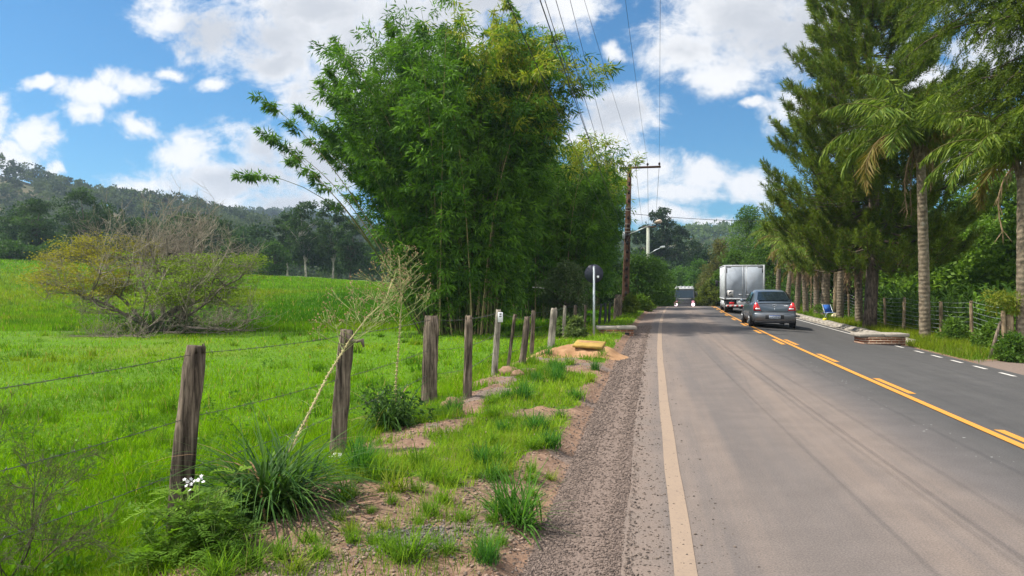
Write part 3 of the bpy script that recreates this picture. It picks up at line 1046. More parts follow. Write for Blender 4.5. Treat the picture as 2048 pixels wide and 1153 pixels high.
bx, by = at(922, 29.5), 29.5
ex = []
rngx = np.random.default_rng(3)
for k in range(30):      # loose culms arching out of the clump towards the pasture
    ang = math.pi + rngx.uniform(-1.0, 0.9)
    ex.append((-1.0 + rngx.uniform(-0.7, 0.7), rngx.uniform(-1, 1), ang, rngx.uniform(0.10, 0.36), rngx.uniform(0.25, 0.8), rngx.uniform(7.0, 11.8), 16, rngx.uniform(0.3, 0.55)))
ex.append((-1.3, -0.6, math.pi + 0.05, 0.50, 1.25, 10.2, 9, 0.80))
ex.append((-0.9, 0.2, math.pi + 0.1, 0.26, 0.25, 12.6, 14, 0.72))
ex.append((-1.2, 0.4, math.pi - 0.1, 0.38, 0.55, 11.2, 16, 0.62))
for k in range(34):
    ang = rngx.uniform(-1.3, 0.9)
    ex.append((0.9 + rngx.uniform(-0.5, 0.5), rngx.uniform(-1, 1), ang, rngx.uniform(0.06, 0.24), rngx.uniform(0.05, 0.35), rngx.uniform(9.5, 12.3), 24, rngx.uniform(0.15, 0.39)))
for k in range(11):
    ex.append((-1.2 + rngx.uniform(-0.3, 0.5), rngx.uniform(-1, 0.6), math.pi + rngx.uniform(-0.6, 0.6), rngx.uniform(0.30, 0.54), rngx.uniform(0.25, 0.9), rngx.uniform(9.0, 11.8), 9, rngx.uniform(0.55, 0.75)))
for k in range(26):
    ex.append((rngx.uniform(-0.9, 1.1), rngx.uniform(-1, 1), rngx.uniform(0, 6.28), rngx.uniform(0.0, 0.12), rngx.uniform(0.0, 0.25), rngx.uniform(10.8, 12.4), 20, rngx.uniform(0.3, 0.39)))
for k in range(12):
    ex.append((rngx.uniform(-1.2, 1.2), rngx.uniform(-1, 1), (0.0 if k % 2 else math.pi) + rngx.uniform(-0.6, 0.6), rngx.uniform(0.02, 0.22), rngx.uniform(0.0, 0.3), rngx.uniform(12.2, 13.4), 9, 0.72))
bamboo('bamboo_clump', 'largest bamboo clump, nearest the fence, with culms arching over the pasture', bx, by, 1.65, 11.9, 130, 0.95, 27, 52, 51, 0.3, None, 1.0, 0.07, ex, leaf=0.25)
BG = 'bamboo clumps along the verge'
bamboo('bamboo_clump', 'second bamboo clump, behind the round sign and right of the largest one', at(1088, 40), 40, 1.9, 9.9, 90, 0.85, 22, 46, 52, 0.3, BG, 1.0, 0.08, leaf=0.29)
bamboo('bamboo_clump', 'third bamboo clump, partly behind the brown power pole with yellowish tops', at(1142, 52), 52, 2.0, 10.4, 90, 0.6, 22, 44, 53, 0.4, BG, 1.0, 0.08, leaf=0.34)
bamboo('bamboo_clump', 'farthest bamboo clump, against the sky just left of the power pole', at(1166, 64), 64, 1.8, 11.0, 74, 0.3, 22, 42, 54, 0.25, BG, 1.0, 0.08, leaf=0.4)

# ---- shrub under the bamboo and the hedge along the left verge
X, Y = at(1132, 31), 31.0
make_tree('shrub', 'grey green leafy shrub in the pasture between the bamboo and the round sign', 'shrub', X, Y, 2.75, 2.6, 0.35, 300, (0.055, 0.085, 0.03), (0.13, 0.17, 0.075), 46, 130, 0.13, 0.5, 'round', 0.42, 0.8, 0.05)
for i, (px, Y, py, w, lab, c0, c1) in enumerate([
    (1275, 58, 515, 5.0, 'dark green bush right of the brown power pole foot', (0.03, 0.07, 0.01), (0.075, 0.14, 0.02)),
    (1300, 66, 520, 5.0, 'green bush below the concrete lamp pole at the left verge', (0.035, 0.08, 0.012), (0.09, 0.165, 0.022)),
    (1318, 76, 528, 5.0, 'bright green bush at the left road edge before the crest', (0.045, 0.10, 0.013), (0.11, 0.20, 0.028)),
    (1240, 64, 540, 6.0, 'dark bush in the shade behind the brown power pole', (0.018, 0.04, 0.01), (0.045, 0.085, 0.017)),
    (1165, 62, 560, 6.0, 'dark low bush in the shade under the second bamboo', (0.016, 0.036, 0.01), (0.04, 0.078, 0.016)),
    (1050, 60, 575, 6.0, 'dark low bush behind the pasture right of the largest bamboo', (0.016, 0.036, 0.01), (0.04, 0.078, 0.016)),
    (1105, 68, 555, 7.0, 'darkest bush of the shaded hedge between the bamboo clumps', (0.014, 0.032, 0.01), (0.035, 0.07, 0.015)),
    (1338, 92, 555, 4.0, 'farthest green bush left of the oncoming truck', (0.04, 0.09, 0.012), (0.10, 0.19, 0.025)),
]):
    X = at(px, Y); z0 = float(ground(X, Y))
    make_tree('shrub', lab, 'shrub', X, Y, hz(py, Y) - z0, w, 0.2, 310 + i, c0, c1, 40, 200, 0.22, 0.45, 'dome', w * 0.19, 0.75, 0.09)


# ---- pine
def pine(name, label, X, Y, H, cb, wmax, seed):
    rng = np.random.default_rng(seed)
    root = thing(name, label, 'tree', on(X, Y))
    t, nd, br = A(), A(), A()
    zt = np.linspace(-0.3, H, 16)
    tp = np.stack([0.10 * np.sin(zt * 0.4), 0.08 * np.sin(zt * 0.5 + 1), zt], 1)
    t.tube(tp, np.interp(zt, [0, 0.6, H * 0.5, H], [0.31, 0.25, 0.17, 0.03]), 12, None, True, 1 + 0.08 * rng.normal(size=(16, 12)))
    t.build('trunk', BARK, root, True)
    TP, TD = [], []
    z = cb
    while z < H - 0.25:
        u = (z - cb) / (H - cb)
        R0 = wmax * (1 - u) ** 0.72 * (0.72 + 0.28 * min(1, u * 6)) + 0.25
        nb = 7 if u < 0.4 else 6
        q0 = rng.random() * 6.283
        for b in range(nb):
            q = q0 + b * 6.283 / nb + rng.normal() * 0.22
            L = R0 * rng.uniform(0.55, 1.18)
            s = np.linspace(0, 1, 8)
            rise = rng.uniform(-0.06, 0.12) + 0.20 * u
            zz = z + L * (rise * s - 0.18 * (1 - u) * np.sin(s * math.pi * 0.8) + 0.24 * s ** 3)
            pts = np.stack([np.cos(q) * L * s, np.sin(q) * L * s, zz], 1)
            br.tube(pts, np.linspace(0.045, 0.010, 8) * (0.5 + 0.7 * (1 - u)), 4, (0.10, 0.075, 0.055), False)
            nt = int(6 + 9 * L)
            for k in range(nt):
                f = rng.uniform(0.28, 1.0) ** 0.75
                p = np.array([np.interp(f, s, pts[:, c]) for c in range(3)])
                side = rng.normal() * 0.30 * L * (1.15 - f)
                p2 = p + np.array([-math.sin(q) * side + math.cos(q) * abs(side) * 0.5, math.cos(q) * side + math.sin(q) * abs(side) * 0.5, rng.uniform(-0.10, 0.30) + 0.10 * abs(side)])
                if k % 2 == 0:
                    br.tube([p, (p + p2) / 2 - np.array([0, 0, 0.04]), p2], [0.012, 0.009, 0.006], 3, (0.10, 0.08, 0.06), False)
                TP.append(p2); TD.append((math.cos(q) * 0.55, math.sin(q) * 0.55, 0.75 + 0.3 * rng.random()))
        z += rng.uniform(0.34, 0.52)
    TP, TD = np.array(TP), unit(np.array(TD))
    per = 70
    idx = np.repeat(np.arange(len(TP)), per)
    m_ = len(idx)
    al = rng.uniform(-0.30, 0.20, m_)
    P = TP[idx] + TD[idx] * al[:, None]
    D = TD[idx] * rng.uniform(0.35, 1.1, m_)[:, None] + rng.normal(size=(m_, 3)) * 0.40
    f = np.clip(0.5 * rng.random(len(TP))[idx] + 0.5 * rng.random(m_), 0, 1)
    col = mixcol((0.038, 0.082, 0.009), (0.18, 0.235, 0.024), f)
    brn = rng.random(m_) < 0.035
    col[brn] = (0.15, 0.10, 0.035)
    kites(nd, P, D, 0.23 * rng.uniform(0.7, 1.2, m_), 0.022, col, rng, mid=0.5)
    br.build('branches', TWIG, root)
    nd.build('needles', NEEDLE, root)
    return root


X, Y = pix_ground(1742, 662)
pine('pine_tree', 'tall pine with a thick dark trunk behind the brick drain with the slab', at(1742, 30.2), 30.2, 17.2, 3.0, 4.5, 61)


# ---- palms
def palm(name, label, X, Y, H, seed, nf=15, fl=3.2, tr=0.15, lean=(0, 0), skirt=0, group=None, leafw=0.035, up=0.5, pale=True, dens=62, sway=0.0, dz=0.0, hang=1.0):
    rng = np.random.default_rng(seed)
    root = thing(name, label, 'palm', on(X, Y), 0, group)
    t, fr, sk = A(), A(), A()
    k = 26
    s = np.linspace(0, 1, k)
    tp = np.stack([lean[0] * s ** 1.6, lean[1] * s ** 1.6, -0.2 + (H + 0.2) * s], 1)
    ring = 1 + 0.035 * ((np.arange(k) % 2) * 2 - 1)
    t.tube(tp, tr * np.interp(s, [0, 0.06, 0.3, 1], [1.35, 1.05, 1.0, 0.82]) * ring, 12)
    top = tp[-1]
    # crownshaft and old leaf bases
    for b in range(9):
        q = b * 2.4
        d = np.array([math.cos(q), math.sin(q), 0])
        t.tube([top + d * tr * 0.6 - [0, 0, 0.35], top + d * tr * 1.2 + [0, 0, 0.1], top + d * tr * 2.2 + [0, 0, 0.35]], [0.05, 0.045, 0.02], 5)
    t.build('trunk', PALMBARK if pale else BARK, root, True)
    for f in range(nf):
        q = f * 2.39996 + rng.normal() * 0.15
        age = f / nf
        L = fl * rng.uniform(0.85, 1.1)
        th0 = 0.15 + (1.25 - up * 0.5) * age + rng.normal() * 0.06
        th1 = th0 + (1.25 + 0.55 * age) * hang + rng.normal() * 0.12
        n = 14
        ss_ = np.linspace(0, 1, n)
        th = th0 + (th1 - th0) * ss_ ** 1.3
        dl = L / (n - 1)
        hh = np.r_[0, np.cumsum(np.sin((th[1:] + th[:-1]) / 2) * dl)]
        zz = np.r_[0, np.cumsum(np.cos((th[1:] + th[:-1]) / 2) * dl)]
        pts = np.stack([top[0] + hh * math.cos(q) + sway * ss_ ** 2 * L, top[1] + hh * math.sin(q), top[2] + 0.1 + zz], 1)
        old = age > 0.86
        rc = (0.16, 0.15, 0.05) if not old else (0.26, 0.18, 0.09)
        fr.tube(pts, np.linspace(0.030, 0.006, n), 4, rc, False)
        m_ = dens * 2
        u = np.repeat(np.linspace(0.10, 0.99, dens), 2) + rng.normal(size=m_) * 0.006
        u = u.clip(0.08, 1)
        P = np.stack([np.interp(u, ss_, pts[:, c]) for c in range(3)], 1)
        tan = np.stack([np.interp(u, ss_, np.gradient(pts[:, c])) for c in range(3)], 1)
        tan = unit(tan)
        sd = unit(np.cross(tan, np.array([0, 0, 1.0]) + 1e-3))
        sg = np.tile([1.0, -1.0], dens)[:, None]
        D = sd * sg * rng.uniform(0.25, 0.8, (m_, 1)) + tan * 0.45 + np.array([0, 0, -1.0]) * rng.uniform(0.25, 1.05, (m_, 1)) * hang + rng.normal(size=(m_, 3)) * 0.16
        LL = 0.62 * hang * fl / 3.2 * np.clip(np.sin(np.pi * (0.12 + 0.8 * u)), 0.25, 1) * rng.uniform(0.8, 1.15, m_)
        c = mixcol((0.06, 0.115, 0.012), (0.185, 0.24, 0.032), rng.random(m_))
        if old:
            c = mixcol((0.19, 0.13, 0.04), (0.16, 0.15, 0.035), rng.random(m_))
        # leaflets bend: two pieces
        kites(fr, P, D, LL, leafw, c, rng, mid=0.35)
    fr.build('crown', STRAP, root)
    if skirt:
        for f in range(skirt):
            q = rng.random() * 6.283
            L = rng.uniform(0.8, 1.9) * fl / 3.0
            d = np.array([math.cos(q), math.sin(q), 0])
            ss_ = np.linspace(0, 1, 7)[:, None]
            pts = top + d * (tr * 1.2 + 0.34 * np.sin(ss_ * 2.4)) + np.array([0, 0, -1.0]) * (ss_ ** 1.3) * L
            cc = np.array((0.24, 0.165, 0.095)) * rng.uniform(0.6, 1.15)
            sk.tube(pts, np.linspace(0.03, 0.012, 7), 4, cc, False)
            m_ = 34
            u = rng.random(m_)
            P = np.stack([np.interp(u, ss_[:, 0], pts[:, c]) for c in range(3)], 1)
            D = rng.normal(size=(m_, 3)) * 0.3 + [0, 0, -1]
            kites(sk, P, D, 0.4, 0.022, cc * rng.uniform(0.6, 1.3, (m_, 1)), rng)
        sk.build('dry_skirt', TWIG, root)
    return root


m, g = new_mat('palm_bark')
ob = g.n('ShaderNodeTexCoord').outputs['Object']
wv = g.n('ShaderNodeTexWave', wave_type='BANDS', bands_direction='Z')
wv.inputs['Scale'].default_value = 2.2; wv.inputs['Distortion'].default_value = 4.0; wv.inputs['Detail'].default_value = 3
g.l(ob, wv.inputs['Vector'])
nn = g.noise(ob, 7.0, 5, 0.65)
c = g.mix(g.ss(nn, 0.3, 0.7), (0.085, 0.066, 0.046), (0.225, 0.18, 0.125))
c = g.mix(g.m('MULTIPLY', g.ss(wv.outputs['Fac'], 0.55, 0.95), 0.28), c, (0.07, 0.056, 0.043))
c = g.mix(g.m('MULTIPLY', g.ss(g.noise(ob, 4.0, 5, 0.7), 0.55, 0.7), 0.45), c, (0.25, 0.24, 0.19))
out(g, bsdf(g, c, 0.9, 0.1, 0, g.m('ADD', wv.outputs['Fac'], nn), 0.6, 0.015))
PALMBARK = m

palm('palm_tree', 'palm with tall ringed trunk and drooping fronds between the pine and the corner posts', at(1850, 25.0), 25.0, 6.55, 71, 26, 3.7, 0.17, (-0.12, 0.1), 4, None, 0.055, 0.45, True, 84, 0.0, 0.0, 1.25)
palm('palm_tree', 'palm with a thick smooth trunk at the right edge beside the wooden corner posts', at(2046, 18.6), 18.6, 4.9, 72, 20, 2.8, 0.145, (0.05, 0.1), 3, None, 0.045, 0.3, True, 70, 0.0, 0.0, 1.2)
PG = 'young palms in the row behind the car'
for i, (px, Y, H, ln, lab, sk) in enumerate([
    (1718, 34.0, 3.2, (0.0, 0.1), 'palm with a shaggy brown skirt right beside the pine trunk', 26),
    (1650, 41.0, 3.4, (0.1, 0), 'stout grey palm trunk left of the pine, between the car and the blue chair', 10),
    (1634, 42.5, 3.0, (-0.1, 0), 'slim palm just left of the stout grey palm trunk', 12),
    (1612, 45.0, 3.9, (-0.25, 0), 'palm with a shaggy straw coloured dead frond beard above the car roof', 34),
    (1594, 47.0, 3.4, (0.2, 0), 'leaning thin palm above the right end of the car roof', 22),
    (1574, 50.0, 4.4, (0.5, 0), 'palm with a curved leaning trunk right of the box truck', 16),
    (1556, 53.0, 5.2, (0.1, 0), 'tallest thin palm next to the right side of the box truck', 8),
    (1680, 37.5, 4.6, (0.1, 0), 'palm in deep shade under the left branches of the pine', 10),
]):
    palm('palm_tree', lab, at(px, Y), Y, H, 80 + i, 15, 2.7, 0.17 if i != 1 else 0.24, ln, sk, PG, 0.05, 0.2, True, 44)


# ---- feathery tree over the upper right corner
def feathery(label, X, Y, H, seed):
    rng = np.random.default_rng(seed)
    root = thing('feathery_tree', label, 'tree', on(X, Y))
    t, lf = A(), A()
    zt = np.linspace(-0.3, H, 12)
    tp = np.stack([0.12 * np.sin(zt * 0.6), 0.1 * np.cos(zt * 0.5), zt], 1)
    t.tube(tp, np.linspace(0.17, 0.04, 12), 10)
    SP, SD = [], []
    z = 5.9
    while z < H:
        u = (z - 5.9) / (H - 5.9)
        for b in range(7):
            q = rng.random() * 6.283
            L = rng.uniform(1.5, 3.2) * (0.85 + 0.5 * u)
            s = np.linspace(0, 1, 7)
            pts = np.stack([np.cos(q) * L * s, np.sin(q) * L * s, z + 0.5 * L * s - 0.62 * L * s ** 2.2], 1) + [tp[6, 0], tp[6, 1], 0]
            t.tube(pts, np.linspace(0.035, 0.006, 7), 4)
            for k in range(int(26 * L)):
                f = rng.uniform(0.15, 1.0)
                p = np.array([np.interp(f, s, pts[:, c]) for c in range(3)])
                d = np.array([math.cos(q) * 0.5, math.sin(q) * 0.5, -0.55]) + rng.normal(size=3) * 0.5
                SP.append(p + rng.normal(size=3) * np.array([0.28, 0.28, 0.22])); SD.append(d)
        z += 0.30
    SP, SD = np.array(SP), unit(np.array(SD))
    per = 30
    idx = np.repeat(np.arange(len(SP)), per)
    m_ = len(idx)
    f = np.tile(np.repeat(np.linspace(0.05, 1, per // 2), 2), len(SP))
    side = unit(np.cross(SD, rng.normal(size=SD.shape)))[idx] * np.tile([1.0, -1.0], m_ // 2)[:, None]
    ln = 0.36
    P = SP[idx] + SD[idx] * (f * ln)[:, None] - np.array([0, 0, 1.0]) * (0.10 * f ** 2)[:, None]
    D = side * 0.8 + SD[idx] * 0.55 + rng.normal(size=(m_, 3)) * 0.15
    cv_ = np.clip(rng.random(len(SP))[idx] * 0.8 + 0.2 * rng.random(m_), 0, 1)
    col = mixcol((0.035, 0.07, 0.009), (0.135, 0.175, 0.020), cv_)
    kites(lf, P, D, 0.105 * np.sin(0.35 + 2.5 * f), 0.022, col, rng)
    t.build('trunk', BARK, root, True)
    lf.build('crown', LEAF, root)


feathery('feathery tree with fine drooping sprays filling the upper right corner above the palms', at(2100, 18.6), 18.6, 11.5, 91)


# ---- bare spreading tree in the pasture
def bare_tree(X, Y):
    rng = np.random.default_rng(17)
    root = thing('bare_tree', 'wide twiggy half dead tree in the pasture with yellow and green leaf tufts', 'tree', on(X, Y))
    big, tw, lf, ivy = A(), A(), A(), A()
    ends = []

    def grow(p, d, L, r, depth, acc):
        n = 6
        pts = [p]
        dd = d.copy()
        for k in range(n):
            dd = unit(dd + rng.normal(size=3) * 0.13 + np.array([0, 0, 0.055 if depth > 0 else -0.02]))
            pts.append(pts[-1] + dd * L / n)
        pts = np.array(pts)
        pts[:, 2] = np.maximum(pts[:, 2], 0.05)
        shade = rng.uniform(0.75, 1.25)
        c = np.array((0.215, 0.185, 0.14)) * shade if depth > 1 else np.array((0.15, 0.125, 0.10)) * shade
        (big if depth < 2 else tw).tube(pts, np.linspace(r, r * 0.45, n + 1), 6 if depth < 2 else 3, c, False)
        if depth >= 3:
            ends.append(pts[-1])
        if depth == 4:
            return
        nb = [5, 6, 5, 3][depth]
        for b in range(nb):
            f = rng.uniform(0.25, 1.0)
            q = np.array([np.interp(f * n, range(n + 1), pts[:, c]) for c in range(3)])
            nd = unit(dd * 0.7 + rng.normal(size=3) * np.array([0.75, 0.75, 0.6]) + np.array([0, 0, 0.18]))
            grow(q, nd, L * rng.uniform(0.42, 0.75), max(r * 0.5, 0.0065), depth + 1, tw)

    for k in range(11):
        q = (0, math.pi, 0.3, 2.8, 1.5, 3.5, -0.4, 4.7, 0.1, 3.0, 5.6)[k] + rng.normal() * 0.25
        el = rng.uniform(0.08, 0.9) if k % 3 else rng.uniform(0.9, 1.3)
        d = np.array([math.cos(q) * math.cos(el), math.sin(q) * math.cos(el), math.sin(el)])
        grow(np.array([math.cos(q) * 0.2, math.sin(q) * 0.2, 0.05]), d, rng.uniform(2.7, 3.9), rng.uniform(0.05, 0.10), 0, big)
    # dark limb rising to the right
    grow(np.array([-0.3, 0, 0.1]), unit(np.array([0.55, 0, 0.75])), 2.9, 0.13, 0, big)
    E = np.array(ends)
    yel = E[(E[:, 0] < -0.9) & (E[:, 2] > 1.5) & (E[:, 2] < 3.9)]
    grn = E[(E[:, 0] > -0.1) & (E[:, 2] > 1.1) & (E[:, 2] < 3.1)]
    if len(yel): yel = yel[rng.random(len(yel)) < min(1, 900 / len(yel))]
    if len(grn): grn = grn[rng.random(len(grn)) < min(1, 420 / len(grn))]
    for pts, c0, c1, n in ((yel, (0.17, 0.15, 0.015), (0.29, 0.26, 0.025), 16), (grn, (0.10, 0.165, 0.012), (0.20, 0.27, 0.02), 42)):
        i = np.repeat(np.arange(len(pts)), n)
        P = pts[i] + rng.normal(size=(len(i), 3)) * np.array([0.22, 0.22, 0.05])
        D = rng.normal(size=(len(i), 3)); D[:, 2] *= 0.3
        kites(lf, P, D, 0.085, 0.04, mixcol(c0, c1, rng.random(len(i))), rng)
    # low scrub round the foot
    C = np.stack([rng.uniform(-1.6, 1.9, 26), rng.uniform(-0.8, 0.3, 26), rng.uniform(0.1, 0.5, 26)], 1)
    clump_leaves(ivy, rng, C, np.full(26, 0.38), 110, 0.12, 0.035, (0.05, 0.085, 0.03), (0.11, 0.15, 0.06), 0.9)
    big.build('limbs', TWIG, root, True)
    o = tw.build('twigs', TWIG, root); o['kind'] = 'stuff'
    lf.build('leaf_tufts', LEAF, root)
    ivy.build('scrub', LEAF, root)


bare_tree(at(318, 30.0), 30.0)

# ================================================================== FENCES
def post_mesh(acc, base, top, r, seed, n=12, flat=0.0):
    rng = np.random.default_rng(seed)
    base, top = np.array(base, float), np.array(top, float)
    k = 12
    s = np.linspace(0, 1, k)
    side = rng.normal(size=3) * 0.012; side[2] = 0
    pts = base + (top - base) * s[:, None] + side * np.sin(s * math.pi)[:, None]
    prof = 1 + 0.16 * rng.normal(size=n) * 0.7
    jit = prof[None] * (1 + 0.04 * rng.normal(size=(k, n))) * np.linspace(1.08, 0.96, k)[:, None]
    jit[-1] *= 0.86
    acc.tube(pts, r, n, None, True, jit)
    # splintered top edge
    for q in range(5):
        a_ = rng.random() * 6.283
        p = top + np.array([math.cos(a_), math.sin(a_), 0]) * r * 0.75
        acc.tube([p - [0, 0, 0.05], p + [0, 0, rng.uniform(0.0, 0.02)]], [0.012, 0.004], 4)


# posts of the near fence: base pixel, top pixel, radius, material
POSTS = [
    ((352, 1075), (392, 692), 0.074, POSTWOOD, 'thick leaning dark post with a pale sawn top'),
    ((670, 918), (693, 660), 0.078, POSTWOOD, 'dark post crossed by the leaning flower stalk'),
    ((856, 812), (863, 632), 0.112, POSTWOOD, 'thickest grooved dark post'),
    ((934, 795), (938, 632), 0.056, POSTWOOD, 'slim dark post beside the thickest one'),
    ((985, 750), (997, 620), 0.060, PALEPOST, 'pale post with a white plate'),
    ((1010, 745), (1030, 630), 0.032, POSTWOOD, 'thin crooked stake'),
    ((1037, 733), (1054, 634), 0.062, POSTWOOD, 'leaning split post'),
    ((1061, 716), (1067, 622), 0.048, POSTWOOD, 'thin dark post behind the sand pile'),
    ((1101, 696), (1109, 617), 0.092, PALEPOST, 'stout pale post left of the yellow slab'),
    ((1127, 676), (1130, 612), 0.050, PALEPOST, None),
    ((1148, 668), (1151, 611), 0.052, POSTWOOD, None),
    ((1169, 662), (1171, 611), 0.050, POSTWOOD, None),
    ((1197, 650), (1203, 608), 0.050, BLACK, 'thin dark post'),
    ((1209, 648), (1211, 606), 0.050, BLACK, None),
    ((1219, 645), (1220, 606), 0.050, BLACK, None),
    ((1229, 641), (1231, 598), 0.055, POSTWOOD, None),
    ((1236, 634), (1238, 590), 0.19, POSTWOOD, 'thick old post beside the power pole'),
]
p0 = pix_ground(352, 1075)
fence = thing('barbed_wire_fence', 'old barbed wire fence of uneven weathered posts along the pasture', 'fence', (0, 0, 0))
TOPS, BASES = [], []
for i, ((bx_, by_), (tx_, ty_), r, mt, lab) in enumerate(POSTS):
    X, Y = pix_ground(bx_, by_)
    z = float(ground(X, Y))
    tz = hz(ty_, Y + 0.02)
    tX = at(tx_, Y)
    a = A()
    post_mesh(a, (X, Y, z - 0.35), (tX, Y + 0.02, tz), r, 400 + i)
    o = a.build('post', mt, fence, True)
    if lab: o['label'] = lab
    TOPS.append((tX, Y + 0.02, tz)); BASES.append((X, Y, z))
    if i == 4:
        b = A()
        b.bbox(tX - 0.012, tX + 0.085, Y - 0.085, Y - 0.075, tz - 0.235, tz - 0.045, 0.003)
        pl = b.build('plate', m_plain('plate_white', (0.66, 0.65, 0.66), 0.5, 0.3, 0, 0.05), o)
        b = A()
        for (xa, xb, za, zb) in ((0.02, 0.034, 0.06, 0.095), (0.040, 0.056, 0.06, 0.095), (0.014, 0.026, 0.112, 0.132), (0.030, 0.040, 0.112, 0.132), (0.045, 0.058, 0.112, 0.132)):
            b.box(tX + xa, tX + xb, Y - 0.0885, Y - 0.0855, tz - zb, tz - za)
        # the plate's small blurred dark characters
        b.build('lettering', BLACK, o)
    if i == 1:
        b = A()
        b.tube([(tX + 0.04, Y - 0.03, tz - 0.10), (tX + 0.12, Y - 0.05, tz - 0.115), (tX + 0.17, Y - 0.05, tz - 0.10), (tX + 0.185, Y - 0.05, tz - 0.17)], [0.022, 0.018, 0.026, 0.010], 6, (0.16, 0.13, 0.10))
        b.build('snag', TWIG, o)


def barbed(acc, P, r=0.0026, barbs=True, sag=0.02):
    rng = np.random.default_rng(len(P))
    pts = []
    for p, q in zip(P[:-1], P[1:]):
        p, q = np.array(p), np.array(q)
        n = max(4, int(np.linalg.norm(q - p) / 0.25))
        for k in range(n):
            s = k / n
            w = p + (q - p) * s
            w[2] -= sag * 4 * s * (1 - s)
            pts.append(w)
    pts.append(np.array(P[-1]))
    pts = np.array(pts)
    acc.tube(pts, r, 5)
    if barbs:
        d = np.r_[0, np.cumsum(np.linalg.norm(np.diff(pts, axis=0), axis=1))]
        for s in np.arange(0.05, min(d[-1], 16), 0.115):
            c = np.array([np.interp(s, d, pts[:, k]) for k in range(3)])
            for q in range(2):
                e = unit(rng.normal(size=3)) * 0.017
                acc.tube([c - e, c + e], 0.0018, 3)


back = (-2.78, 3.0)
back2 = (-3.0, 2.2)
for h, nm in ((0.05, 1), (0.46, 1), (0.80, 1)):
    P = [(back2[0], back2[1], 1.17 - h), (back[0], back[1], 1.18 - h)]
    for (T_, B_) in zip(TOPS, BASES):
        f = h / max(0.5, T_[2] - B_[2])
        r_ = 0.02
        P.append((T_[0] + (B_[0] - T_[0]) * f, T_[1] + 0.055, max(T_[2] - h * (T_[2] - B_[2]) / 1.22, B_[2] + 0.05)))
    a = A(); barbed(a, P); a.build('barbed_wire', WIRE, fence)

# far fence on the right
rf = thing('wire_fence', 'farm fence of brown posts with many wire strands in front of the corn', 'fence', (0, 0, 0))
RP = []
rng = np.random.default_rng(77)
for i, (px, py, tp) in enumerate([(1944, 694, 612), (1886, 683, 608), (1846, 676, 606), (1806, 668, 604), (1771, 662, 600), (1688, 650, 590), (1667, 646, 589), (1650, 642, 588), (1606, 636, 583), (1590, 632, 581), (1572, 628, 580), (1560, 626, 579), (1548, 624, 578)]):
    Y = 1.95 * F / (py - HY)
    X = float(xat(9.75, Y)) if i < 5 else float(xat(9.9, Y))
    X = at(px, Y) if i < 5 else X
    z = float(ground(X, Y))
    h = 1.38 * rng.uniform(0.95, 1.05)
    a = A()
    w = 0.055 if i < 5 else 0.05
    lx = rng.normal() * 0.05
    post_mesh(a, (X, Y, z - 0.3), (X + lx, Y, z + h), w, 500 + i, 8)
    o = a.build('post', STAKE, rf, True)
    RP.append((X, Y, z, h))
RP0 = (at(2012, 18.7), 18.7, float(ground(at(2012, 18.7), 18.7)), 1.3)
allp = [RP0] + RP
for k in range(9):
    f = 0.10 + 0.88 * k / 8
    P = [(x, y - 0.06, z + h * f) for (x, y, z, h) in allp]
    a = A(); barbed(a, P, 0.0045, False, 0.03); a.build('wire_strand', STEEL, rf)
# corner posts overgrown at the top
X, Y, z, _ = RP0
cr = thing('corner_post', 'bundle of wooden corner posts overgrown with yellow green leaves at the right fence end', 'post', (X, Y, z))
a = A(); post_mesh(a, (0.06, 0.0, -0.3), (0.10, 0, 1.12), 0.085, 601, 10); a.build('post', STAKE, cr, True)
a = A(); post_mesh(a, (-0.08, -0.05, -0.3), (-0.09, -0.03, 1.22), 0.05, 602, 9); a.build('post', STAKE, cr, True)
a = A(); post_mesh(a, (-0.42, 0.05, -0.2), (-0.12, 0, 0.95), 0.042, 603, 8); a.build('brace', POSTWOOD, cr, True)
rng = np.random.default_rng(604)
a = A()
C = np.stack([rng.normal(size=14) * 0.17, rng.normal(size=14) * 0.14, 1.25 + rng.random(14) * 0.32], 1)
clump_leaves(a, rng, C, np.full(14, 0.17), 70, 0.12, 0.03, (0.10, 0.14, 0.015), (0.24, 0.24, 0.03), 0.9)
a.build('creeper', LEAF, cr)
# tall tan trunk/stake under the pine
X, Y = at(1671, 40.5), 40.5
st = thing('timber_stake', 'tall straight tan timber pole standing behind the fence under the pine', 'pole', on(X, Y))
a = A(); a.tube([(0, 0, -0.3), (0.0, 0, 1.5), (0.03, 0, 3.9)], [0.13, 0.12, 0.10], 10, None, True, 1 + 0.03 * np.random.default_rng(5).normal(size=(3, 10))); a.build('pole', STAKE, st, True)
a = A(); a.tube([(0.14, 0, 1.42), (-0.14, 0, 1.46)], 0.03, 6); a.build('nail_batten', STAKE, st)


# ================================================================== POWER LINE
PY, PX = 44.0, at(1250, 44.0)
PZ = float(ground(PX, PY))
PTOP = hz(333, PY)
POLEW = m_wood('creosote_pole', (0.035, 0.02, 0.014), (0.13, 0.075, 0.05), (18, 18, 1.2), 0.5)
pole = thing('power_pole', 'brown power pole with a crossarm left of the road', 'utility pole', (PX, PY, PZ))
H = PTOP - PZ
lx = at(1259, PY) - PX
a = A()
rings = []
for z, w in ((-0.5, 0.21), (0, 0.205), (1.2, 0.195), (4, 0.165), (H, 0.11)):
    x = lx * z / H
    rings.append([(x - w, -w * 0.8, z), (x + w, -w * 0.8, z), (x + w, w * 0.8, z), (x - w, w * 0.8, z)])
a.loft(rings); a.build('shaft', POLEW, pole)
m_iron = m_plain('old_iron', (0.16, 0.15, 0.14), 0.6, 0.4, 0.4)
RECESS = m_plain('pole_recess', (0.018, 0.012, 0.010), 0.9)
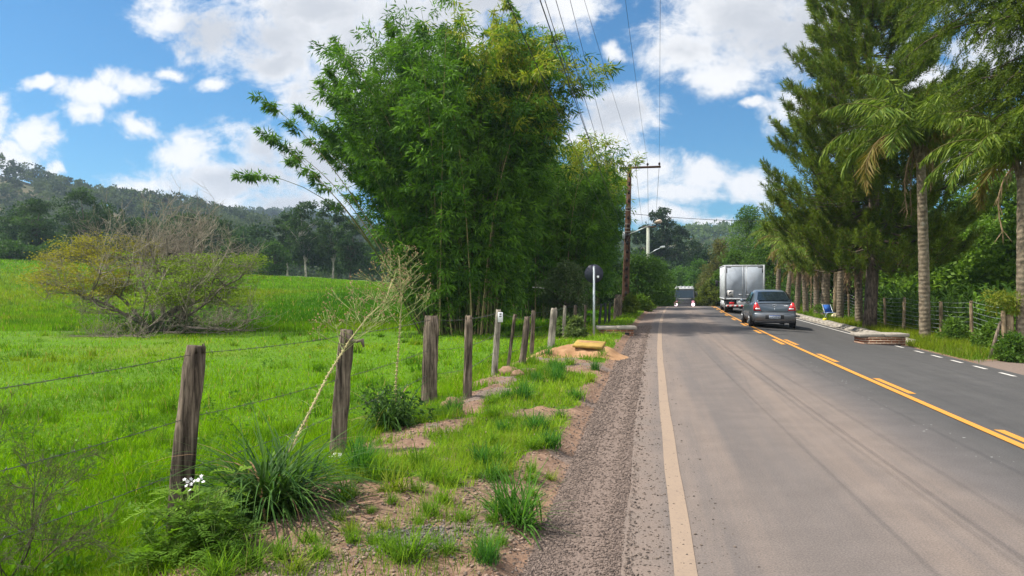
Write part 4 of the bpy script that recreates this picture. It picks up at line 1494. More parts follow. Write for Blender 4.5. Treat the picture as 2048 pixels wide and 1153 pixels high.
for k in range(16):
    a = A()
    z = 1.0 + k * 0.5
    w = np.interp(z, [0, 4, H], [0.205, 0.165, 0.11])
    a.box(lx * z / H - w * 0.45, lx * z / H + w * 0.45, -w * 0.8 - 0.012, -w * 0.8 - 0.002, z, z + 0.22)
    a.build('recess', RECESS, pole)
cs, sn = math.cos(yaw(PY)), math.sin(yaw(PY))


def arm_pt(u, v=0.0, z=0.0):
    """u along the crossarm (right), v along the road"""
    return np.array([lx + u * cs - v * sn, u * sn + v * cs, z])


AZ = H - 0.12
a = A()
M = Matrix.Translation((lx, 0, AZ)) @ Matrix.Rotation(yaw(PY), 4, 'Z')
a.box(-0.58, 1.82, -0.20, -0.10, -0.06, 0.06, None, M)
a.build('crossarm', POLEW, pole)
a = A()
a.tube([arm_pt(-0.45, -0.15, AZ), arm_pt(-0.03, -0.13, AZ - 0.45)], 0.018, 5)
a.tube([arm_pt(0.5, -0.15, AZ), arm_pt(0.03, -0.13, AZ - 0.45)], 0.018, 5)
a.build('arm_brace', STEEL, pole)
CER = m_plain('insulator_glaze', (0.05, 0.035, 0.03), 0.25, 0.6)
INS = []
for uu_ in (0.36, 1.06, 1.74):
    a = A()
    p = arm_pt(uu_, -0.15, AZ + 0.06)
    a.tube([p + [0, 0, q] for q in (0, 0.06, 0.065, 0.12, 0.125, 0.19, 0.20)], [0.03, 0.03, 0.075, 0.055, 0.07, 0.04, 0.02], 10)
    a.build('insulator', CER, pole)
    INS.append(np.array((PX, PY, PZ)) + p + [0, 0, 0.2])
a = A(); a.ball(arm_pt(0.02, -0.02, H + 0.03), 0.11, 10, 6, None, (1.2, 1, 0.9)); a.build('pole_cap', CER, pole)
# brackets, clamps and the cable loop
for z in (4.55, 4.75, 4.95, 5.2, 6.0, 6.15):
    a = A()
    w = np.interp(z, [0, 4, H], [0.205, 0.165, 0.11]) + 0.03
    a.box(lx * z / H - w, lx * z / H + w, -w * 0.85, w * 0.85, z, z + 0.045)
    a.build('bracket', m_iron, pole)
a = A()
a.bbox(lx * 0.5 - 0.30, lx * 0.5 - 0.17, -0.25, -0.1, 4.35, 4.75, 0.015); a.build('junction_box', STEEL, pole)
a = A()
q = np.linspace(0, 1, 14)
a.tube(np.stack([lx * .5 + 0.15 - 2.2 * q, -0.2 - 2.5 * q, 4.6 - 3.2 * q * (1 - q) * 1.3 + 1.6 * q ** 2], 1), 0.014, 4)
a.tube(np.stack([lx * .5 + 0.2 * np.sin(q * 6.28), -0.2 + 0 * q, 4.4 + 0.3 * np.cos(q * 6.28)], 1), 0.014, 4)
a.build('loose_cable', CABLE, pole)
# street lamp arm on the pole
a = A()
lp = [np.array((lx * .55, -0.1, hz(470, PY) - PZ)), np.array((lx * .55 + 0.6, -0.5, hz(462, PY) - PZ)), np.array((at(1308, PY) - PX, -1.0, hz(447, PY) - PZ))]
a.tube(lp, 0.028, 6); a.build('lamp_arm', STEEL, pole)
a = A(); a.tube([lp[2] + [-0.16, 0, -0.02], lp[2], lp[2] + [0.16, 0, 0.03], lp[2] + [0.26, 0, 0.03]], [0.04, 0.11, 0.12, 0.05], 10); a.build('lamp_head', m_plain('lamp_cover', (0.55, 0.42, 0.33), 0.5), pole)

# second pole beyond the crest
QY = 84.0
QX = at(1296, QY); QZ = float(ground(QX, QY))
lamp = thing('street_lamp_pole', 'pale concrete lamp pole with a curved lamp arm further down the left verge', 'street lamp', (QX, QY, QZ))
HQ = hz(452, QY) - QZ
a = A(); a.tube([(0, 0, -0.4), (0, 0, HQ)], [0.26, 0.17], 10); a.build('shaft', m_plain('old_concrete', (0.30, 0.31, 0.25), 0.9), lamp, True)
a = A(); la = [(0.1, -0.1, hz(508, QY) - QZ), (0.8, -0.3, hz(501, QY) - QZ), (at(1322, QY) - QX, -0.4, hz(495, QY) - QZ)]
a.tube(la, 0.05, 6); a.build('lamp_arm', STEEL, lamp)
a = A(); e = np.array(la[-1]); a.tube([e - [0.2, 0, 0.02], e, e + [0.35, 0, 0.06]], [0.07, 0.13, 0.09], 8); a.build('lamp_head', m_plain('lamp_white', (0.6, 0.6, 0.58), 0.4), lamp)
a = A(); a.box(-0.7, 0.9, -0.3, -0.2, HQ - 0.2, HQ - 0.08); a.build('crossarm', POLEW, lamp)


def wire(name, label, p, q, sag, r, group=None):
    n = 40
    s = np.linspace(0, 1, n)[:, None]
    pts = np.array(p) * (1 - s) + np.array(q) * s
    pts[:, 2] -= (sag * 4 * s * (1 - s))[:, 0]
    a = A(); a.tube(pts, r, 5)
    return tag(a.build(name, CABLE), label, 'power line', group)


def behind(p, px, z18, Yb=-10.0):
    """far end of a wire that leaves the top of the photograph at px"""
    Yt = (z18 - CAMZ) / (HY / F)
    Xt = (px - CX) / F * Yt
    sl = (p[0] - Xt) / (p[1] - Yt)
    return (Xt + sl * (Yb - Yt), Yb, p[2] + 0.1)


GW = 'thin wires on the crossarm insulators'
wire('power_line', 'thin wire running to the left insulator of the crossarm', INS[0], behind(INS[0], 1172, 8.5), 0.55, 0.0048, GW)
wire('power_line', 'thin wire running to the middle insulator of the crossarm', INS[1], behind(INS[1], 1252, 8.5), 0.55, 0.0048, GW)
wire('power_line', 'thin wire running to the outer insulator at the road end of the crossarm', INS[2], behind(INS[2], 1320, 8.5), 0.55, 0.0048, GW)
for k, (i_, u_) in enumerate(((0, -0.6), (1, 0.0), (2, 0.7))):
    wire('power_line', ['thin wire from the left insulator down to the concrete lamp pole', 'thin wire from the middle insulator down to the concrete lamp pole', 'thin wire from the outer insulator down to the concrete lamp pole'][k],
         INS[i_], (QX + u_, QY - 0.25, QZ + HQ), 0.5, 0.012, GW)
GC = 'cables in front of the bamboo'
base = np.array((PX, PY, PZ))
for px, zz, r, lab in ((1088, hz(455, PY), 0.007, 'thickest black cable crossing in front of the bamboo to the power pole'),
                       (1097, hz(468, PY), 0.004, 'thin cable running close beside the thickest black cable'),
                       (1118, hz(440, PY), 0.0045, 'black cable right of the thickest one in front of the bamboo'),
                       (1145, hz(402, PY), 0.0045, 'black cable nearest to the crossarm wires in front of the bamboo'),
                       (1026, hz(490, PY), 0.004, 'lowest cable farthest from the road in front of the bamboo')):
    p = (base[0] - 0.12, PY - 0.1, zz)
    wire('cable', lab, p, behind(p, px, zz - 0.2), 0.45, r, GC)
wire('cable', 'service wire crossing high over the road from the power pole to the right', (PX + 0.1, PY, hz(427, PY)), (at(1720, 52.0), 52.0, hz(436, 52.0)), 0.35, 0.015)


# ================================================================== ROADSIDE OBJECTS
# round sign seen from behind
X, Y = pix_ground(1188, 670)
z = float(ground(X, Y))
sg = thing('road_sign', 'round road sign seen from its dark back on a pale metal post', 'sign', (X, Y, z), -0.05)
Hs = hz(533, Y) - z
a = A(); a.tube([(0, 0, -0.3), (0, 0, Hs)], 0.036, 12); a.tube([(0, 0, Hs), (0, 0, Hs + 0.01)], [0.038, 0.03], 12); a.build('post', STEEL, sg, True)
cz = hz(548, Y) - z
a = A(); a.disc((0.0, 0.055, cz), 0.30, (0, 1, 0), 0.004, 40); a.build('disc', m_plain('sign_back', (0.016, 0.017, 0.032), 0.45, 0.4), sg)
a = A(); a.box(-0.07, 0.07, 0.036, 0.05, cz + 0.12, cz + 0.15); a.build('clamp', BLACK, sg)
a = A(); a.box(0.095, 0.165, 0.0495, 0.0525, cz - 0.135, cz - 0.06); a.build('sticker', m_plain('sticker', (0.7, 0.7, 0.72), 0.5), sg)

BRICK, g = new_mat('old_brick')
tcb = g.n('ShaderNodeTexCoord')
bt = g.n('ShaderNodeTexBrick')
bt.inputs['Color1'].default_value = (0.30, 0.115, 0.06, 1); bt.inputs['Color2'].default_value = (0.20, 0.08, 0.045, 1); bt.inputs['Mortar'].default_value = (0.34, 0.27, 0.2, 1)
bt.inputs['Scale'].default_value = 1.0; bt.inputs['Brick Width'].default_value = 0.22; bt.inputs['Row Height'].default_value = 0.075; bt.inputs['Mortar Size'].default_value = 0.012
mp = g.n('ShaderNodeMapping'); mp.inputs['Rotation'].default_value = (R(90), 0, 0)
g.l(tcb.outputs['Object'], mp.inputs['Vector']); g.l(mp.outputs[0], bt.inputs['Vector'])
nn = g.noise(tcb.outputs['Object'], 9.0, 5, 0.7)
c = g.mix(g.m('MULTIPLY', g.ss(nn, 0.45, 0.7), 0.7), bt.outputs['Color'], (0.16, 0.10, 0.07))
out(g, bsdf(g, c, 0.95, 0.1, 0, g.m('ADD', g.m('MULTIPLY', bt.outputs['Fac'], -1.0), nn), 0.7, 0.02))


def drain(name, label, X, Y, w, d, h, rz, th, two=True, zoff=0.0):
    z = float(ground(X, Y)) + zoff
    r = thing(name, label, 'drain', (X, Y, z), rz)
    a = A()
    rng = np.random.default_rng(int(X * 100))
    # brick courses, slightly uneven
    nrow = max(2, int((h + 0.3) / 0.075))
    for k in range(nrow):
        z0 = -0.3 + (h + 0.3) * k / nrow
        z1 = -0.3 + (h + 0.3) * (k + 1) / nrow - 0.004
        j = rng.normal() * 0.006
        a.box(-w / 2 + 0.10 + j, w / 2 - 0.10 + j, 0.05 + j, d - 0.05, z0, z1)
    a.build('brickwork', BRICK, r)
    for k in range(2):
        a = A()
        x0, x1 = (-w / 2, -0.008) if k == 0 else (0.008, w / 2)
        a.bbox(x0, x1, 0, d, h + k * 0.006, h + th + k * 0.006, 0.012)
        a.build('cover_slab', CONCRETE, r)
    a = A()
    a.box(-w / 2 + 0.25, w / 2 - 0.25, 0.035, 0.0495, -0.3, h * 0.35); a.build('opening', BLACK, r)
    return r


X, Y = at(1234, 24.2), 24.2
drain('brick_drain', 'low brick drain box with a pale slab beside the left road edge', X, Y, 1.30, 0.85, 0.15, yaw(Y) * 0.35, 0.09, zoff=-0.02)
X, Y = at(1770, 22.3), 22.3
drain('brick_drain', 'brick drain box with a pale slab in front of the pine trunk', X, Y, 1.46, 0.75, 0.33, yaw(Y) * 0.3, 0.10, zoff=-0.03)
# broken kerb lump next to it
X, Y = float(xat(8.15, 20.4)), 20.4
lump = A(); rng = np.random.default_rng(8)
lump.ball((0, 0, 0.02), 0.10, 10, 6, None, (1.7, 1.0, 0.65)); lump.V = [v * (1 + 0.1 * rng.normal(size=(len(v), 1))) for v in lump.V]
o = lump.build('broken_kerb', CONCRETE, None, True); o.location = on(X, Y); tag(o, 'broken lump of pale kerb beside the right brick drain', 'rubble')

# sand pile
X0, Y0 = at(1150, 17.2), 17.2
n = 72
qx, qy = np.meshgrid(np.linspace(-1.9, 1.9, n), np.linspace(-1.9, 1.7, n))
sh = 0.36 * np.exp(-((qx + 0.02) / 0.60) ** 2 - ((qy - 0.15) / 0.62) ** 2) + 0.20 * np.exp(-((qx - 0.75) / 0.42) ** 2 - ((qy + 0.15) / 0.55) ** 2) + 0.15 * np.exp(-((qx + 0.75) / 0.45) ** 2 - ((qy + 0.2) / 0.5) ** 2)
sh = sh * (0.85 + 0.3 * fbm(qx, qy, 2.0, 71)) + 0.10 * (fbm(qx, qy, 5.0, 72) - 0.5) * np.clip(sh * 4, 0, 1)
zg = ground(X0 + qx, Y0 + qy) - float(ground(X0, Y0))
zz = zg + sh - 0.055
idx = np.arange(n * n).reshape(n, n)
Q = np.stack([idx[:-1, :-1], idx[:-1, 1:], idx[1:, 1:], idx[1:, :-1]], -1).reshape(-1, 4)
m, g = new_mat('orange_sand')
ob = g.n('ShaderNodeTexCoord').outputs['Object']
na = g.noise(ob, 2.5, 5, 0.6); nb = g.noise(ob, 28, 4, 0.7)
c = g.mix(g.ss(na, 0.35, 0.65), (0.255, 0.14, 0.07), (0.33, 0.195, 0.105))
c = g.mix(g.m('MULTIPLY', g.ss(nb, 0.62, 0.72), 0.7), c, (0.20, 0.11, 0.06))
out(g, bsdf(g, c, 0.95, 0.1, 0, g.m('ADD', nb, na), 0.5, 0.03))
o = mesh('sand_pile', np.stack([qx, qy, zz], -1), Q, None, m, None, None, None, True)
o.location = (X0, Y0, float(ground(X0, Y0)))
tag(o, 'low pile of orange sand on the verge under the yellow slab', 'sand pile')
# yellow slab tilted on the sand
YX, YY_ = at(1178, 17.1), 17.1
ys = A()
ys.bbox(-0.34, 0.34, -0.30, 0.38, 0, 0.065, 0.012)
o = ys.build('painted_slab', m_plain('yellow_slab', (0.31, 0.205, 0.05), 0.85, 0.2, 0, 0.2, 6.0, 0, 0.3, ((0.3, 0.17, 0.08), 0.6)))
o.location = (YX, YY_, float(ground(YX, YY_)) + 0.22); o.rotation_euler = (0.10, 0.05, -0.25)
tag(o, 'broken concrete slab with a yellow top lying on the sand pile', 'slab')


# pot, blue folding chair and bag at the right kerb
X, Y = at(1638, 38.3), 38.3
z = float(ground(X, Y)) + 0.02
pot = thing('plant_pot', 'round clay coloured pot with green plant at the far kerb', 'pot', (X, Y, z))
a = A(); a.tube([(0, 0, -0.05), (0, 0, 0.04), (0, 0, 0.40), (0, 0, 0.46), (0, 0, 0.46), (0, 0, 0.36)], [0.17, 0.19, 0.245, 0.265, 0.235, 0.22], 20); a.build('pot', m_plain('clay', (0.36, 0.24, 0.15), 0.8, 0.2, 0, 0.15, 8), pot, True)
rng = np.random.default_rng(12)
a = A(); clump_leaves(a, rng, np.stack([rng.normal(size=12) * 0.15, rng.normal(size=12) * 0.15, 0.52 + 0.22 * rng.random(12)], 1), np.full(12, 0.14), 60, 0.10, 0.03, (0.05, 0.11, 0.015), (0.13, 0.2, 0.03)); a.build('plant', LEAF, pot)
X, Y = at(1658, 37.4), 37.4
z = float(ground(X, Y))
ch = thing('folding_chair', 'blue folding chair with a metal frame by the far fence', 'chair', (X, Y, z), 0.25)
a = A()
for sx in (-0.24, 0.24):
    a.tube([(sx, -0.22, 0), (sx, 0.22, 0.86)], 0.013, 6); a.tube([(sx, 0.22, 0), (sx, -0.2, 0.45)], 0.013, 6)
a.tube([(-0.24, 0.22, 0.86), (0.24, 0.22, 0.86)], 0.013, 6); a.tube([(-0.24, -0.2, 0.45), (0.24, -0.2, 0.45)], 0.013, 6)
a.build('frame', STEEL, ch)
BLUE = m_plain('blue_cloth', (0.03, 0.12, 0.42), 0.8)
a = A(); a.bbox(-0.22, 0.22, -0.2, 0.16, 0.44, 0.465, 0.008); a.build('seat', BLUE, ch)
a = A(); a.loft([[(x, y, z_) for x, y in ((-0.22, y0), (0.22, y0), (0.22, y0 + 0.012), (-0.22, y0 + 0.012))] for z_, y0 in ((0.5, 0.03), (0.66, 0.135), (0.84, 0.205))]); a.build('backrest', BLUE, ch)
X, Y = at(1670, 38.2), 38.2
a = A(); a.ball((0, 0, 0.12), 0.17, 12, 8, None, (1.15, 0.85, 0.9)); rng = np.random.default_rng(13)
a.V = [v * (1 + 0.07 * rng.normal(size=(len(v), 1))) for v in a.V]
o = a.build('sack', m_plain('sack_cloth', (0.55, 0.47, 0.27), 0.9), None, True); o.location = on(X, Y); o.location.z += 0.12; tag(o, 'cream coloured sack lying beside the blue chair', 'sack')
a = A(); a.tube([(0, 0, -0.02), (0, 0, 0.15), (0, 0, 0.2)], [0.10, 0.11, 0.08], 12)
o = a.build('yellow_bucket', m_plain('yellow_plastic', (0.62, 0.52, 0.03), 0.5)); o.location = on(at(1650, 36.9), 36.9); tag(o, 'small bright yellow bucket in the grass below the blue chair', 'bucket')
# pale rag at the foot of the second post
X, Y = pix_ground(676, 925)
n = 10
qx, qy = np.meshgrid(np.linspace(-0.05, 0.05, n), np.linspace(-0.07, 0.07, n))
rz_ = 0.03 + 0.03 * fbm(qx, qy, 18, 5) + 0.5 * np.abs(qy)
top_ = np.stack([qx, qy, rz_], -1).reshape(-1, 3)
idx = np.arange(n * n).reshape(n, n); Q = np.stack([idx[:-1, :-1], idx[:-1, 1:], idx[1:, 1:], idx[1:, :-1]], -1).reshape(-1, 4)
o = mesh('scrap_of_plastic', top_, Q, None, m_plain('pale_plastic', (0.5, 0.48, 0.46), 0.6), None, None, None, True)
o.modifiers.new('thickness', 'SOLIDIFY').thickness = 0.003
o.location = on(X, Y - 0.1); tag(o, 'pale crumpled scrap of plastic at the foot of the second post', 'litter')
# bare fallen branch sticking out of the shaded hedge
X, Y = at(1065, 33.0), 33.0
a = A(); s = np.linspace(0, 1, 10)
a.tube(np.stack([2.6 * s, 0.2 * np.sin(s * 3), 1.75 - 0.35 * s - 0.65 * s ** 2 + 0.05 * np.sin(s * 9)], 1), np.linspace(0.03, 0.012, 10), 5, (0.40, 0.37, 0.32))
o = a.build('dry_branch', TWIG, None, True); o.location = on(X, Y); tag(o, 'pale bare branch slanting out of the bamboo in front of the grey shrub', 'branch')

# ================================================================== VEHICLES
def prism(acc, poly, y0, y1, col=None, bulge=0.0):
    """polygon given in (x, z) extruded from y0 to y1"""
    return acc.loft([[(x, y1, z) for x, z in poly], [(x, y0, z) for x, z in poly]], col)


def wheel(parent, x, y, r, w, rim_mat, name='wheel', side=1):
    a = A()
    a.tube([(x - w / 2, y, r), (x - w / 2 + 0.03, y, r), (x + w / 2 - 0.03, y, r), (x + w / 2, y, r)], [r * 0.94, r, r, r * 0.94], 22)
    wh = a.build(name, RUBBER, parent, True)
    a = A()
    xo = x + side * (w / 2 + 0.004)
    a.tube([(xo - 0.012, y, r), (xo + 0.004, y, r)], [r * 0.64, r * 0.60], 20)
    a.tube([(xo, y, r), (xo + side * 0.014, y, r)], r * 0.14, 10)
    a.build('rim', rim_mat, wh)
    a = A()
    for k in range(5):
        q = k * 6.283 / 5
        c = np.array((0, math.cos(q), math.sin(q)))
        a.tube([np.array((xo + side * 0.007, y, r)) + c * r * 0.28, np.array((xo + side * 0.007, y, r)) + c * r * 0.5], r * 0.085, 8)
    a.build('spoke_gap', BLACK, wh)
    return wh


def m_carpaint(name, col, rough=0.28, metal=0.55):
    m, g = new_mat(name)
    ob = g.n('ShaderNodeTexCoord').outputs['Object']
    sep_ = g.n('ShaderNodeSeparateXYZ'); g.l(ob, sep_.inputs[0])
    n = g.noise(ob, 3.0, 5, 0.65)
    road = g.m('MULTIPLY', g.ss(sep_.outputs[2], 0.75, 0.2), g.ss(n, 0.25, 0.65))    # road dust on the lower panels
    c = g.mix(g.m('MULTIPLY', road, 0.75), col, (0.25, 0.20, 0.16))
    b = bsdf(g, c, g.m('ADD', rough, g.m('MULTIPLY', road, 0.4)), 0.5, metal, None, 0, 0, 0.6)
    out(g, b)
    return m


GREYP = m_carpaint('grey_car_paint', (0.085, 0.105, 0.13), 0.3, 0.35)
GLASSM = m_plain('dark_glass', (0.012, 0.018, 0.022), 0.06, 0.8, 0, 0.1)
REDL, g = new_mat('tail_lamp')
ob = g.n('ShaderNodeTexCoord').outputs['Object']
out(g, bsdf(g, g.mix(g.ss(g.noise(ob, 9, 3), 0.3, 0.7), (0.55, 0.012, 0.018), (0.75, 0.03, 0.03)), 0.15, 0.6))
CHROME = m_plain('chrome', (0.65, 0.66, 0.68), 0.2, 0.5, 0.9, 0.05)
ALLOY = m_plain('alloy_rim', (0.35, 0.35, 0.36), 0.4, 0.5, 0.8)
WHITEL = m_plain('clear_lens', (0.72, 0.66, 0.64), 0.15, 0.6)


def text_obj(s, size, mat, parent, loc, rot, name='lettering', depth=0.001):
    cu = bpy.data.curves.new(name, 'FONT')
    cu.body = s
    cu.size = size
    cu.align_x = 'CENTER'; cu.align_y = 'CENTER'
    cu.extrude = depth
    cu.materials.append(mat)
    tmp = bpy.data.objects.new(name, cu)
    COLL.objects.link(tmp)
    bpy.context.view_layer.update()
    me = bpy.data.meshes.new_from_object(tmp.evaluated_get(bpy.context.evaluated_depsgraph_get()))
    bpy.data.objects.remove(tmp)
    o = bpy.data.objects.new(name, me)
    COLL.objects.link(o)
    o.parent = parent
    o.location = loc
    o.rotation_euler = rot
    return o


def car(X, Y):
    z = float(ground(X, Y)) + 0.052
    root = thing('sedan_car', 'grey four door sedan seen from behind following the box truck', 'car', (X, Y, z + 0.0), yaw(Y + 1))
    a = A()

    def ring(y, w, zb, zt, tuck=0.0):
        h = zt - zb
        half = [(w * 0.80, zb), (w * 0.95, zb + 0.05), (w * 0.995, zb + h * 0.35), (w, zb + h * 0.58), (w * 0.975, zb + h * 0.80), (w * 0.93, zt - 0.035), (w * 0.86, zt), (w * 0.4, zt + 0.018)]
        return [(x, y, q) for x, q in half] + [(-x, y, q) for x, q in half[::-1]]
    a.loft([ring(0.0, 0.70, 0.34, 0.93), ring(0.03, 0.765, 0.30, 0.985), ring(0.10, 0.80, 0.27, 1.01), ring(0.3, 0.832, 0.24, 1.03), ring(0.8, 0.845, 0.22, 1.0), ring(1.8, 0.848, 0.2, 0.965),
            ring(2.9, 0.845, 0.2, 0.94), ring(3.55, 0.83, 0.21, 0.88), ring(3.95, 0.78, 0.22, 0.78), ring(4.18, 0.68, 0.26, 0.68), ring(4.25, 0.55, 0.32, 0.6)])
    a.build('body', GREYP, root, True)
    a = A()

    def cab(y, wb, wt, zt):
        half = [(wb, 0.93), (wb * 0.99, 0.99), (wt + (wb - wt) * 0.45, 0.99 + (zt - 0.99) * 0.55), (wt + 0.02, zt - 0.06), (wt - 0.05, zt - 0.01), (wt * 0.5, zt + 0.012)]
        return [(x, y, q) for x, q in half] + [(-x, y, q) for x, q in half[::-1]]
    a.loft([cab(0.40, 0.70, 0.60, 1.03), cab(0.72, 0.75, 0.575, 1.22), cab(1.08, 0.78, 0.56, 1.41), cab(1.35, 0.80, 0.565, 1.465), cab(1.9, 0.805, 0.575, 1.49), cab(2.35, 0.80, 0.565, 1.455), cab(2.85, 0.78, 0.57, 1.20), cab(3.25, 0.74, 0.6, 0.97)])
    a.build('cabin', GREYP, root, True)
    # glass
    a = A()
    a.add([(-0.60, 0.425, 1.065), (0.60, 0.425, 1.065), (0.50, 0.985, 1.385), (-0.50, 0.985, 1.385), (0, 0.415, 1.075), (0, 0.97, 1.40)],
          [(0, 4, 5, 3), (4, 1, 2, 5)])
    a.V[-1] = a.V[-1] + np.array([0, -0.028, 0.022])
    a.build('rear_window', GLASSM, root)
    for s in (-1, 1):
        a = A()
        P = [(0.772, 1.10, 1.03), (0.785, 1.82, 1.02), (0.635, 1.80, 1.405), (0.625, 1.32, 1.385)]
        P2 = [(0.785, 1.87, 1.02), (0.775, 2.80, 0.99), (0.62, 2.28, 1.385), (0.635, 1.85, 1.405)]
        for pp in (P, P2):
            a.add([(s * (x + 0.022), y, q) for x, y, q in pp], [(0, 1, 2, 3)])
        a.build('side_window', GLASSM, root)
        a = A()
        for y in (0.74, 3.45):
            a.tube([(s * 0.835, y, 0.30), (s * 0.858, y, 0.30)], 0.335, 22)
        a.build('wheel_arch', BLACK, root)
        for y in (0.74, 3.45):
            wheel(root, s * 0.775, y, 0.295, 0.185, ALLOY, side=s)
        a = A()
        a.ball((s * 0.945, 2.55, 1.03), 0.095, 10, 6, None, (1.05, 0.75, 0.72)); a.tube([(s * 0.80, 2.6, 1.0), (s * 0.9, 2.57, 1.02)], 0.03, 6)
        mo = a.build('mirror', GREYP, root, True)
        # tail lamp: red upper part and clear lower part, wrapping round the corner
        poly = [(s * 0.775, 0.69), (s * 0.50, 0.69), (s * 0.535, 0.80), (s * 0.64, 1.0), (s * 0.70, 1.0), (s * 0.765, 0.86)]
        if s > 0: poly = poly[::-1]
        a = A()
        prism(a, poly, -0.018, 0.16)
        tl = a.build('tail_lamp', REDL, root)
        poly = [(s * 0.70, 0.735), (s * 0.52, 0.735), (s * 0.545, 0.79), (s * 0.70, 0.79)]
        if s > 0: poly = poly[::-1]
        a = A(); prism(a, poly, -0.026, 0.0); a.build('clear_strip', WHITEL, tl)
        a = A(); a.bbox(s * 0.81 - 0.03, s * 0.81 + 0.045, 1.28, 1.42, 0.86, 0.885, 0.006); a.build('door_handle', GREYP, root)
    # bumper, plate recess, seams
    a = A()
    rg = []
    for q, w, y in ((0.275, 0.76, 0.02), (0.31, 0.80, -0.045), (0.45, 0.82, -0.075), (0.56, 0.82, -0.07), (0.615, 0.81, -0.03), (0.635, 0.79, 0.03)):
        rg.append([(-w, 0.34, q), (-w * 0.97, y + 0.13, q), (-w * 0.85, y + 0.02, q), (-w * 0.4, y - 0.008, q), (w * 0.4, y - 0.008, q), (w * 0.85, y + 0.02, q), (w * 0.97, y + 0.13, q), (w, 0.34, q)])
    a.loft(rg); a.build('rear_bumper', GREYP, root, True)
    a = A(); a.bbox(-0.74, 0.74, -0.03, 0.3, 0.215, 0.30, 0.02); a.build('lower_valance', BLACK, root)
    a = A(); a.bbox(-0.345, 0.345, -0.092, -0.07, 0.375, 0.53, 0.008); a.build('plate_recess', BLACK, root)
    a = A(); a.bbox(-0.21, 0.21, -0.100, -0.0925, 0.39, 0.515, 0.004)
    pl = a.build('number_plate', m_plain('plate_grey', (0.42, 0.45, 0.50), 0.5, 0.3, 0, 0.05), root)
    a = A(); a.box(-0.20, 0.20, -0.103, -0.1005, 0.488, 0.512); a.build('plate_band', m_plain('plate_blue', (0.03, 0.08, 0.28), 0.5), pl)
    text_obj('JHO5F45', 0.105, BLACK, pl, (0, -0.102, 0.435), (R(90), 0, 0))
    a = A()
    a.box(-0.50, 0.50, -0.012, 0.02, 0.645, 0.658); a.box(-0.49, -0.478, -0.012, 0.02, 0.65, 0.70); a.box(0.478, 0.49, -0.012, 0.02, 0.65, 0.70)
    a.build('boot_seam', BLACK, root)
    a = A(); a.bbox(-0.60, 0.60, -0.012, 0.10, 0.975, 1.015, 0.012); a.build('boot_lip', GREYP, root)
    # badge: plain oval ring with an inner loop, and a small word at the right
    a = A()
    q = np.linspace(0, 2 * math.pi, 21)
    a.tube(np.stack([0.075 * np.cos(q), np.full(21, -0.022), 0.885 + 0.05 * np.sin(q)], 1), 0.009, 5, None, False)
    a.tube(np.stack([0.03 * np.cos(q), np.full(21, -0.024), 0.893 + 0.04 * np.sin(q)], 1), 0.006, 5, None, False)
    a.tube(np.stack([0.055 * np.cos(q), np.full(21, -0.024), 0.912 + 0.018 * np.sin(q)], 1), 0.006, 5, None, False)
    a.build('badge', CHROME, root)
    a = A()
    for k in range(5):
        a.box(0.36 + 0.028 * k, 0.378 + 0.028 * k, -0.02, 0.005, 0.865, 0.89)
    a.build('model_lettering', CHROME, root)
    a = A(); a.ball((0, -0.012, 0.76), 0.022, 8, 5); a.build('boot_lock', CHROME, root)
    a = A(); a.tube([(0.45, -0.02, 0.235), (0.45, 0.3, 0.25)], 0.025, 8); a.build('exhaust', STEEL, root)
    a = A(); a.box(-0.7, 0.7, 0.4, 3.8, 0.19, 0.235); a.build('underbody', BLACK, root)


car(at(1549, 28.6), 28.6)


